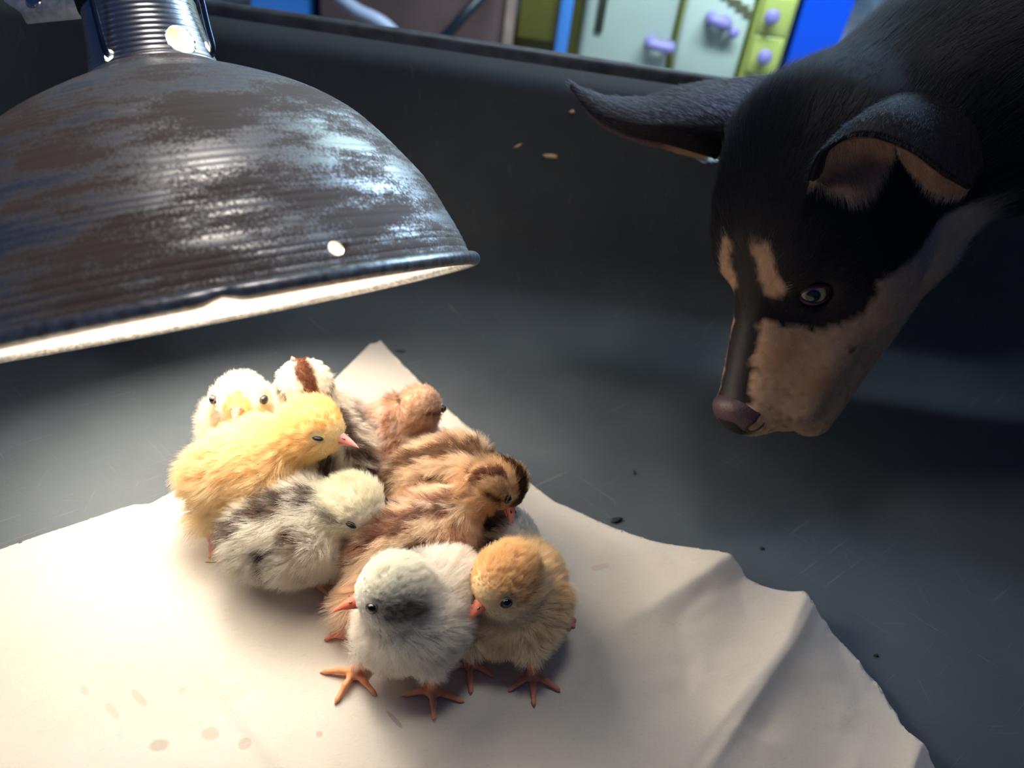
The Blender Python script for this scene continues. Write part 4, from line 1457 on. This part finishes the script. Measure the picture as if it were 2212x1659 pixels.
M_DEYE = eye_mat()
M_DLID = simple('dog_eyelid', tuple(srgb(88, 56, 54)), .45, bump=.3, bscale=700)
for s in (-1, 1):
    ec = W(s * .0236, -.001, -.0083)
    look = nrm(s * r_ * .62 + f_ * .50 + u_ * .42)
    V3, F3 = uv_ball((0, 0, 0), .0105, 28, 20)
    eo = local_obj('eye', V3, F3, M_DEYE, dog)
    ex = nrm(np.cross(f_, look)); ey_ = np.cross(look, ex)
    eo.matrix_local = Matrix.Translation(Vector(ec - np.array(dog.location))) @ Matrix((ex, ey_, look)).transposed().to_4x4()
    # almond lids: a band of skin wrapped round the ball; local frame: v along the slit, w across
    outw = nrm(s * r_ * .80 + f_ * .42 + u_ * .30)
    slit = nrm(-s * r_ * .0126 + f_ * .0069 + u_ * .0118); slit = nrm(slit - outw * (slit @ outw))
    acr = np.cross(outw, slit)
    if acr @ u_ < 0: acr = -acr
    Vl, Fl, n = [], [], 36
    for k, (sc, rr) in enumerate(((1.0, .01065), (1.06, .01140), (1.30, .01165), (1.75, .01080), (2.2, .0085))):
        for i in range(n):
            a = 2 * math.pi * i / n
            X = .0092 * math.cos(a); Y = (.0044 if math.sin(a) > 0 else .0042) * math.copysign(abs(math.sin(a)) ** 1.15, math.sin(a))
            X, Y = X * sc ** .85, Y * sc
            ang = math.hypot(X, Y) / .0105
            dn = nrm(np.array([X, Y]) + 1e-9)
            p = (slit * dn[0] + acr * dn[1]) * math.sin(min(ang, 1.5)) * rr + outw * math.cos(min(ang, 1.5)) * rr
            Vl.append(ec + p)
    for k in range(4):
        for i in range(n):
            j = (i + 1) % n
            Fl.append((k * n + i, k * n + j, (k + 1) * n + j, (k + 1) * n + i))
    ld = fix_normals(mesh_obj('eyelid', Vl, Fl, M_DLID, dog))
    tag(ld, 'bare brown eyelid rim')

EC = [W(s * .0285, .0035, -.0015) for s in (-1, 1)]


# ears
def sheet(rows, nu, nv):
    """smooth surface through rows of points"""
    R_ = [spline(r, nu) for r in rows]
    R_ = np.array(R_)
    out = np.stack([spline(R_[:, i], nv) for i in range(nu)], 1)
    V = out.reshape(-1, 3)
    Fq = [(a * nu + b, a * nu + b + 1, (a + 1) * nu + b + 1, (a + 1) * nu + b) for a in range(nv - 1) for b in range(nu - 1)]
    return V, Fq


def sheet_normals(V, Fq, toward=None):
    V = np.asarray(V); Fq = np.asarray(Fq)
    fn = np.cross(V[Fq[:, 2]] - V[Fq[:, 0]], V[Fq[:, 3]] - V[Fq[:, 1]])
    N = np.zeros_like(V)
    for k in range(4): np.add.at(N, Fq[:, k], fn)
    N = nrm(N)
    if toward is not None and ((toward - V) * N).sum() < 0: N = -N
    return N


def ear(name, rows, nu, nv, thick, colf, n, lenf, flow, mat=None, toward=None, label=None, lift=.16):
    V, Fq = sheet(rows, nu, nv)
    N = sheet_normals(V, Fq, CAM if toward is None else toward)
    # closed shell
    V0, V1 = V, V - N * thick
    m = len(V)
    Fs = list(Fq) + [tuple(m + i for i in f[::-1]) for f in Fq]
    rim = [i for i in range(nu)] + [r * nu + nu - 1 for r in range(1, nv)] + [(nv - 1) * nu + i for i in range(nu - 2, -1, -1)] + [r * nu for r in range(nv - 2, 0, -1)]
    for a, b in zip(rim, rim[1:] + rim[:1]): Fs.append((a, m + a, m + b, b))
    VV = np.concatenate([V0, V1])
    o = fix_normals(mesh_obj(name, VV, Fs, M_DOGSKIN, dog, colors=np.clip(colf(VV, rngd) * .7, 0, 1)))
    if label: tag(o, label)
    fur('hair', o, V, np.asarray(Fq), N, n, rngd, lenf, flow, colf, lift, .00007, M_COAT, segs=5, clump=.3, nclump=n // 9, jitter=.16)
    return o, V, N


A_ = lambda *pp: [at(*p) for p in pp]
# far ear: held out sideways, seen from its dark outer side
far_rows = [A_((1690, 158, .545), (1660, 215, .530), (1620, 280, .520), (1545, 345, .522)),
            A_((1590, 168, .545), (1570, 215, .522), (1550, 275, .512), (1528, 338, .520)),
            A_((1490, 180, .545), (1480, 218, .520), (1462, 270, .508), (1440, 312, .517)),
            A_((1400, 206, .540), (1396, 230, .520), (1385, 265, .510), (1366, 294, .516)),
            A_((1325, 208, .535), (1320, 224, .524), (1310, 246, .518), (1298, 262, .520)),
            A_((1270, 193, .532), (1266, 202, .528), (1261, 212, .526), (1256, 222, .526)),
            A_((1238, 178, .530), (1235, 180, .529), (1233, 183, .529), (1231, 187, .529))]


def far_col(P, rng):
    v = P - CAM; d = v @ FW
    s = (P - at(1600, 260, .52)) @ nrm(at(1232, 181, .53) - at(1600, 260, .52))
    low = (P - at(1440, 300, .517)) @ nrm(at(1440, 320, .517) - at(1440, 250, .517))
    c = np.broadcast_to(S(36, 26, 30), P.shape).copy()
    return c * (1 + .10 * rng.normal(size=(len(P), 1)))


tipd = nrm(at(1232, 181, .53) - at(1560, 250, .52))
ear('ear', far_rows, 20, 40, .0022, far_col, 7000, lambda P: np.full(len(P), .0055), lambda P, NN: np.broadcast_to(tipd, P.shape).copy())
# pinkish-tan inner edge of the far ear, facing down
low_rows = [A_((1532, 316, .526), (1534, 334, .531), (1534, 342, .538)), A_((1502, 304, .522), (1505, 330, .528), (1508, 342, .538)), A_((1440, 294, .518), (1440, 316, .523), (1444, 325, .532)),
            A_((1366, 284, .520), (1362, 298, .522), (1368, 301, .530)), A_((1298, 252, .524), (1294, 264, .525), (1300, 266, .530)), A_((1258, 216, .529), (1254, 224, .529), (1258, 224, .532))]


def low_col(P, rng):
    s = (P - at(1540, 335, .53)) @ tipd
    c = mix(np.broadcast_to(S(214, 158, 112), P.shape), S(120, 76, 70), sstep(.022, .040, s))
    return c * (1 + .10 * rng.normal(size=(len(P), 1)))


ear('ear_edge', low_rows, 8, 30, .0015, low_col, 1600, lambda P: .0045 + .004 * sstep(.03, .0, (P - at(1540, 335, .53)) @ tipd), lambda P, NN: np.broadcast_to(nrm(at(1500, 360, .53) - at(1480, 310, .53)), P.shape).copy(), toward=at(1440, 900, .5), label='tan inner edge of the far ear', lift=.3)

# near ear: folded over, hood of dark hair above a tan lining
edge_n = [(1744, 388, .410), (1768, 330, .402), (1826, 290, .397), (1900, 288, .394), (1978, 322, .394), (2046, 372, .398), (2102, 402, .404)]
mid_n = [(1772, 372, .424), (1800, 300, .410), (1850, 256, .402), (1920, 238, .399), (2000, 262, .400), (2072, 318, .405), (2112, 380, .414)]
mid2_n = [(1800, 365, .440), (1838, 285, .424), (1885, 230, .414), (1945, 203, .412), (2030, 222, .414), (2100, 285, .418), (2122, 365, .428)]
back_n = [(1830, 360, .458), (1880, 275, .445), (1925, 215, .438), (1975, 186, .436), (2050, 200, .440), (2120, 270, .442), (2132, 350, .450)]


def near_col(P, rng):
    c = np.broadcast_to(S(30, 24, 30), P.shape).copy()
    return c * (1 + .12 * rng.normal(size=(len(P), 1)))


ear('ear', [A_(*edge_n), A_(*mid_n), A_(*mid2_n), A_(*back_n)], 44, 26, .0032, near_col, 9000, lambda P: np.full(len(P), .0055),
    lambda P, NN: np.broadcast_to(nrm(at(1900, 300, .395) - at(1960, 200, .43)), P.shape).copy())
# lining: the inner faces under the hood
top_n = [(1752, 388, .413), (1774, 338, .406), (1828, 302, .401), (1900, 300, .398), (1932, 314, .398), (1976, 334, .398), (2042, 382, .402), (2098, 406, .407)]
lowl = [(1760, 394, .415), (1790, 416, .418), (1846, 438, .420), (1885, 410, .420), (1926, 350, .416), (1945, 352, .410)]
lin1 = [A_((1750, 388, .413), (1772, 338, .406), (1826, 301, .401), (1880, 297, .399), (1934, 314, .399)), A_((1760, 390, .417), (1790, 362, .416), (1840, 345, .416), (1885, 338, .414), (1930, 338, .408)),
        A_((1772, 394, .420), (1806, 398, .423), (1850, 396, .424), (1890, 378, .420), (1926, 352, .412)), A_((1785, 398, .423), (1825, 420, .426), (1856, 424, .427), (1884, 400, .424), (1916, 362, .416))]
lin2 = [A_((1934, 314, .398), (1978, 335, .398), (2042, 383, .402), (2097, 406, .407)), A_((1940, 332, .403), (1980, 362, .404), (2036, 402, .406), (2092, 414, .410)), A_((1946, 346, .408), (1992, 398, .409), (2032, 424, .410), (2080, 424, .413))]
def on_head(rows, k0, lift_):
    out = []
    for i, r in enumerate(rows):
        o_ = []
        for p in r:
            px_, py_ = IMG_W / 2 + FOCAL * ((p - CAM) @ RT) / ((p - CAM) @ FW), IMG_H / 2 - FOCAL * ((p - CAM) @ UP) / ((p - CAM) @ FW)
            ds = (surf(px_, py_) - CAM) @ FW
            dp = (p - CAM) @ FW
            o_.append(at(px_, py_, min(dp, ds - lift_)) if i >= k0 and ds < 2 else p)
        out.append(o_)
    return out


lin1 = on_head(lin1, 1, .003)


def lin_col(P, rng): return mix(np.broadcast_to(S(206, 156, 122), P.shape), S(176, 126, 96), .5 + .5 * vnoise(P, 260, 3)) * (1 + .10 * rng.normal(size=(len(P), 1)))
dn = nrm(at(1850, 460, .425) - at(1840, 330, .41))
ear('ear_lining', lin1, 26, 18, .0015, lin_col, 3200, lambda P: .010 + 0 * P[:, 0], lambda P, NN: np.broadcast_to(dn, P.shape).copy(), label='tan hair inside the folded ear', lift=.12)
dn2 = nrm(at(1990, 420, .41) - at(2010, 350, .40))
ear('ear_lining', lin2, 22, 12, .0015, lin_col, 1500, lambda P: .006 + 0 * P[:, 0], lambda P, NN: np.broadcast_to(dn2, P.shape).copy(), label='tan hair inside the folded ear tip', lift=.12)

# coat over head and neck
cen = V[F].mean(1)
Fsel = F[np.linalg.norm(cen - DO, axis=1) < .40]


def coat_len(P):
    q = Lc(P); y = q[:, 1]
    L = np.interp(y, [-.4, -.16, -.10, -.05, .0, .03, .09], [.020, .018, .014, .010, .0065, .0042, .0026])
    ruff = np.exp(-(((y + .095) / .025) ** 2 + ((q[:, 2] + .065) / .03) ** 2))
    return L + .012 * ruff


def coat_dir(P, NN):
    q = Lc(P)
    w = sstep(-.10, -.16, q[:, 1])[:, None]
    d = -f_ * 1.0 - u_ * .25 + .10 * np.stack([vnoise(P, 90, 1), vnoise(P, 90, 4), vnoise(P, 90, 7)], 1)
    nd = nrm(NK[1] - NK[0])
    return d * (1 - w) + nd * w


def coat_keep(P):
    q = Lc(P)
    k = np.ones(len(P), bool)
    k &= np.linalg.norm((q - np.array([0, .0790, -.0135])) / np.array([1.25, .95, 1]), axis=1) > .0142
    for s in (-1, 1):
        e = q - np.array([s * .0300, .0015, -.0060])
        k &= np.linalg.norm(e, axis=1) > .0105
    return k


fur('coat', dog, V, Fsel, N, 90000, rngd, coat_len, coat_dir, dog_col, lambda P: .12 + .06 * vnoise(P, 80, 2), .000075, M_COAT, segs=5, keep=coat_keep, clump=.35, nclump=9000, jitter=.13)

# ------------------------------------------------------------------ things beyond the rim
CB = 1.42                                       # front plane of the cupboards
xb = lambda px, py=120: float(aty(px, py, CB)[0])
zb = lambda px, py: float(aty(px, py, CB)[2])
M_YEL = simple('lime_yellow_enamel', tuple(srgb(196, 205, 110)), 0.22, 0, 0.6, vary=0.12, bscale=6)
M_PALE = simple('pale_green_enamel', tuple(srgb(198, 212, 196)), 0.20, 0, 0.6, vary=0.12, bscale=6)
M_OLIVE = simple('olive_side_panel', tuple(srgb(104, 100, 40)), 0.45, vary=0.2, bscale=8)
M_KNOB = simple('lilac_knob', tuple(srgb(150, 140, 200)), 0.35)
M_DARK = simple('dark_slot', (0.02, 0.03, 0.02), 0.6)


def knob(name, px, py, r, parent, y=CB, length=.022):
    c = aty(px, py, y)
    V, Fc = lathe([(.0001, 0), (r * .55, 0), (r * .50, length * .45), (r * .9, length * .6), (r, length * .8), (r * .8, length), (.0001, length * 1.02)], 24)
    V = np.array(V)
    V = np.column_stack([V[:, 0] + c[0], c[1] - V[:, 2], V[:, 1] + c[2]])
    return fix_normals(mesh_obj(name, V, Fc, M_KNOB, parent))


def bar_handle(name, px0, py0, px1, py1, parent, y=CB, r=.009, mat=None):
    a, b = aty(px0, py0, y), aty(px1, py1, y)
    d = np.array([0, -.022, 0])
    V, Fc = tube(spline([a, a + d * .8, a + d + (b - a) * .12, b + d - (b - a) * .12, b + d * .8, b], 24), r, 10)
    return fix_normals(mesh_obj(name, V, Fc, mat or M_KNOB, parent))


# tall cupboard with one door and a slot handle
x0, x1, x2, x3, x4 = xb(1106), xb(1262), xb(1450), xb(1606), xb(1692)
cup = tag(empty('cupboard', ((x0 + x2) / 2, CB + .2, GROUND)), 'lime and pale green enamel cupboard with a tall slot handle, beyond the rim', 'cupboard')
box('carcass', x0, x2, CB + .03, CB + .42, GROUND, 1.25, M_OLIVE, cup, .004)
box('side_panel', x0 + .003, x1 - .045, CB + .012, CB + .032, GROUND + .05, 1.22, M_OLIVE, cup, .003)
box('edge_strip', x0 + .070, x0 + .092, CB - .004, CB + .014, GROUND + .03, 1.24, simple('sky_blue_strip', tuple(srgb(80, 150, 235)), .3), cup, .004)
dr = box('door', x1 - .012, x2 - .004, CB, CB + .03, GROUND + .02, 1.22, M_PALE, cup, .012)
tag(dr, 'pale green glossy door')
a, b = aty(1302, 12, CB - .001), aty(1290, 70, CB - .001)
box('slot_handle', b[0] - .006, b[0] + .008, CB - .006, CB + .002, b[2], b[2] + .075, M_DARK, dr, .003)
bar_handle('handle', 1404, 88, 1446, 98, dr)

dw = tag(empty('drawer_unit', ((x2 + x3) / 2, CB + .2, GROUND)), 'pale green enamel drawer unit with lilac handles and louvre slots', 'drawer unit')
box('carcass', x2 + .002, x3, CB + .02, CB + .42, GROUND, 1.05, M_YEL, dw, .004)
zc = GROUND + .02
for k in range(5):
    h = .155 if k == 0 else .20
    d_ = box('drawer', x2 + .006, x3 - .004, CB, CB + .024, zc, zc + h - .008, M_PALE, dw, .008)
    if k == 0:
        bar_handle('handle', 1536, 36, 1566, 46, d_, r=.010)
        knob('knob', 1582, 66, .009, d_)
        for i in range(4):
            p, q_ = aty(1556 + 16 * i, -6 + 13 * i, CB), aty(1596 + 12 * i, 10 + 16 * i, CB)
            box('louvre', p[0], min(p[0] + .036, x3 - .006), CB - .003, CB + .001, p[2] - .0012, p[2] + .0012, M_OLIVE, d_)
    else:
        cz = zc + h / 2
        V, Fc = tube(spline([(x2 + .05, CB, cz), (x2 + .055, CB - .02, cz), (x3 - .055, CB - .02, cz), (x3 - .05, CB, cz)], 16), .007, 8)
        fix_normals(mesh_obj('handle', V, Fc, M_KNOB, d_))
    zc += h

ct = tag(empty('drawer_chest', ((x3 + x4) / 2, CB + .2, GROUND)), 'narrow yellow-green chest of small drawers with round lilac knobs', 'drawer chest')
box('carcass', x3 + .003, x4, CB + .004, CB + .40, GROUND, .62, M_YEL, ct, .004)
for i, (kx, ky) in enumerate(((1648, 118), (1664, 32))):
    p = aty(kx, ky, CB)
    d_ = box('drawer', x3 + .008, x4 - .006, CB - .008, CB + .010, p[2] - .031, p[2] + .031, M_YEL, ct, .005)
    knob('knob', kx, ky, .0125, d_, y=CB - .008)
p = aty(1664, 32, CB)
for k in range(1, 6):
    d_ = box('drawer', x3 + .008, x4 - .006, CB - .008, CB + .010, p[2] + .072 * k - .031, p[2] + .072 * k + .031, M_YEL, ct, .005)
    V, Fc = uv_ball(((x3 + x4) / 2, CB - .016, p[2] + .072 * k), .0125)
    mesh_obj('knob', V, Fc, M_KNOB, d_)

# blue bin standing beside the chest
bx0, bx1 = xb(1696), xb(1815)
bn = tag(empty('storage_bin', ((bx0 + bx1) / 2, CB + .12, GROUND)), 'plain bright blue plastic bin beside the yellow-green chest', 'bin')
ztop = zb(1760, -2)
V = box_verts(bx0 + .004, bx1 - .004, CB + .004, CB + .25, GROUND, ztop + .06)
V = [(x if z > 0.05 else x + (.006 if x < (bx0 + bx1) / 2 else -.006), y, z) for x, y, z in V]
M_BLUE = simple('blue_plastic', tuple(srgb(10, 80, 215)), .35)
o = mesh_obj('bin_body', V, BOXF, M_BLUE, bn, smooth=False)
box('bin_lid', bx0, bx1, CB, CB + .254, ztop + .060, ztop + .078, M_BLUE, bn, .006)

# pale curtain behind it
cx0, cx1 = xb(1800) + .12, xb(2350) + .5
V, Fc = [], []
nxc = 160
for i in range(nxc):
    t = i / (nxc - 1)
    for z in (GROUND + .03, .25, .5, .75):
        V.append((cx0 + (cx1 + .5 - cx0) * t, CB + .95 + .018 * math.sin(t * 90) + .008 * math.sin(t * 41), z))
for i in range(nxc - 1):
    for k in range(3): Fc.append((i * 4 + k, (i + 1) * 4 + k, (i + 1) * 4 + k + 1, i * 4 + k + 1))
cu_ = mesh_obj('curtain', V, Fc, simple('pale_blue_cloth', tuple(srgb(176, 196, 222)), .9), None)
tag(cu_, 'pale blue-grey curtain hanging behind the blue bin', 'curtain')
cu_.modifiers.new('t', 'SOLIDIFY').thickness = .002

# cardboard box, cable and odds and ends on the left
kx0, kx1 = xb(700), xb(1084)
cbx = tag(empty('cardboard_box', ((kx0 + kx1) / 2, CB + .1, GROUND)), 'large dull brown cardboard box left of the cupboard, beyond the rim', 'box')
M_CARD = simple('brown_cardboard', tuple(srgb(112, 88, 86)), .85, vary=.3, bscale=10)
box('side', kx0, kx1, CB - .02, CB + .30, GROUND, .34, M_CARD, cbx, .003)
box('flap', kx0 + .002, kx1 - .002, CB - .18, CB - .022, .336, .340, M_CARD, cbx)
tag(box('corner_post', kx1 + .001, x0 - .002, CB - .03, CB + .02, GROUND, .9, simple('bare_timber', tuple(srgb(168, 142, 128)), .8, vary=.3, bscale=20)), 'thin pale timber post between the cardboard box and the cupboard', 'post')
P_ = [aty(930, 120, CB - .08), aty(965, 75, CB - .10), aty(1000, 36, CB - .10), aty(1040, -8, CB - .08), aty(1075, -60, CB - .05), aty(1090, -160, CB - .03)]
P_[0] = np.array([P_[0][0] - .03, P_[0][1], GROUND + .004])
V, Fc = tube(spline(P_, 40), .0085, 10)
tag(fix_normals(mesh_obj('hose', V, Fc, simple('black_hose', (.012, .018, .028), .4))), 'thick black hose rising in front of the cardboard box', 'hose')
P_ = [aty(690, 10, CB - .12), aty(770, 25, CB - .14), aty(835, 42, CB - .15), aty(880, 60, CB - .15), aty(930, 66, CB - .15)]
for i_ in range(5): P_[i_][2] = GROUND + .02 + .010 * (i_ % 2)
wx0, wx1 = xb(560), xb(690)
tub = tag(empty('blue_tub', ((wx0 + wx1) / 2, CB + .1, GROUND)), 'light blue tub standing at the far left beyond the rim', 'tub')
V = box_verts(wx0, wx1 - .012, CB - .02, CB + .16, GROUND, .30)
mesh_obj('tub_body', V, BOXF, simple('light_blue_plastic', tuple(srgb(60, 130, 215)), .4), tub, smooth=False)
box('tub_lid', wx0 - .006, wx1 - .006, CB - .028, CB + .168, .301, .318, simple('white_plastic', (.7, .75, .8), .4), tub, .005)
c_ = aty(846, 44, CB - .10)
V, Fc = tube(spline([(c_[0] - .09, CB - .09, c_[2] + .022), (c_[0] - .05, CB - .12, c_[2] + .012), (c_[0], CB - .13, c_[2] - .003), (c_[0] + .06, CB - .11, GROUND + .012)], 24), .010, 10)
tag(fix_normals(mesh_obj('pipe_offcut', V, Fc, simple('white_pipe_plastic', tuple(srgb(170, 180, 205)), .4))), 'bent white pipe leaning on the cardboard box', 'pipe')

# crumbs in the tank
def on_tank(px, py):
    """point on the inside of the tank behind a picture point"""
    r = nrm(at(px, py, 1.0) - CAM)
    dg_ = bpy.context.evaluated_depsgraph_get()
    ok, l, nrm_, idx, ob, mt = SC.ray_cast(dg_, Vector(CAM), Vector(r))
    return np.array(l), np.array(nrm_)


bpy.context.view_layer.update()
M_STRAW = simple('pine_shaving', tuple(srgb(250, 216, 160)), .8)
M_DROP = simple('dried_dropping', (.012, .012, .014), .7)


def crumb(name, px, py, L, w, h, ang, mat, label, cat, group, seed):
    p, nv = on_tank(px, py)
    rg = np.random.default_rng(seed)
    t1 = nrm(RT * math.cos(ang) + UP * math.sin(ang)); t1 = nrm(t1 - nv * (t1 @ nv)); t2 = np.cross(nv, t1)
    V, Fc = uv_ball((0, 0, 0), 1, 10, 6)
    V = np.array(V) * (1 + .25 * rg.normal(size=(len(V), 1)))
    V = V[:, :1] * t1 * L + V[:, 1:2] * t2 * w + V[:, 2:] * nv * h + p + nv * h * .7
    o = mesh_obj(name, V, Fc, mat)
    tag(o, label, cat, group)


crumb('wood_shaving', 1187, 337, .0062, .0016, .0008, -.08, M_STRAW, 'longest pale wood shaving stuck on the dark tank wall', 'shaving', 'wood shavings stuck to the tank wall', 1)
crumb('wood_shaving', 1236, 241, .0020, .0016, .0008, .2, M_STRAW, 'small round wood shaving on the wall below the ear tip', 'shaving', 'wood shavings stuck to the tank wall', 2)
crumb('wood_shaving', 1119, 315, .0030, .0010, .0006, .5, M_STRAW, 'thin wood shaving left of the longest one on the wall', 'shaving', 'wood shavings stuck to the tank wall', 3)
crumb('dropping', 1332, 1126, .0040, .0022, .0012, .6, M_DROP, 'largest black dropping beside the right edge of the paper', 'dropping', 'droppings on the tank floor', 4)
crumb('dropping', 1646, 1186, .0016, .0012, .0008, .1, M_DROP, 'black dropping on the floor above the highest paper fold', 'dropping', 'droppings on the tank floor', 5)
crumb('dropping', 866, 760, .0048, .0012, .0008, .2, M_DROP, 'black dropping beside the far corner of the paper', 'dropping', 'droppings on the tank floor', 6)
crumb('dropping', 1370, 1022, .0008, .0028, .0007, 0, M_DROP, 'thin black dropping on the floor between the chicks and the dog', 'dropping', 'droppings on the tank floor', 7)
crumb('dropping', 1893, 1417, .0014, .0010, .0007, 0, M_DROP, 'tiny black dropping on the floor beside the lower right paper edge', 'dropping', 'droppings on the tank floor', 8)
crumb('grass_bit', 455, 1214, .0032, .0007, .0005, .1, simple('dry_grass', tuple(srgb(190, 184, 110)), .7), 'green-yellow bit of grass on the paper below the yellow chick', 'grass bit', None, 9)
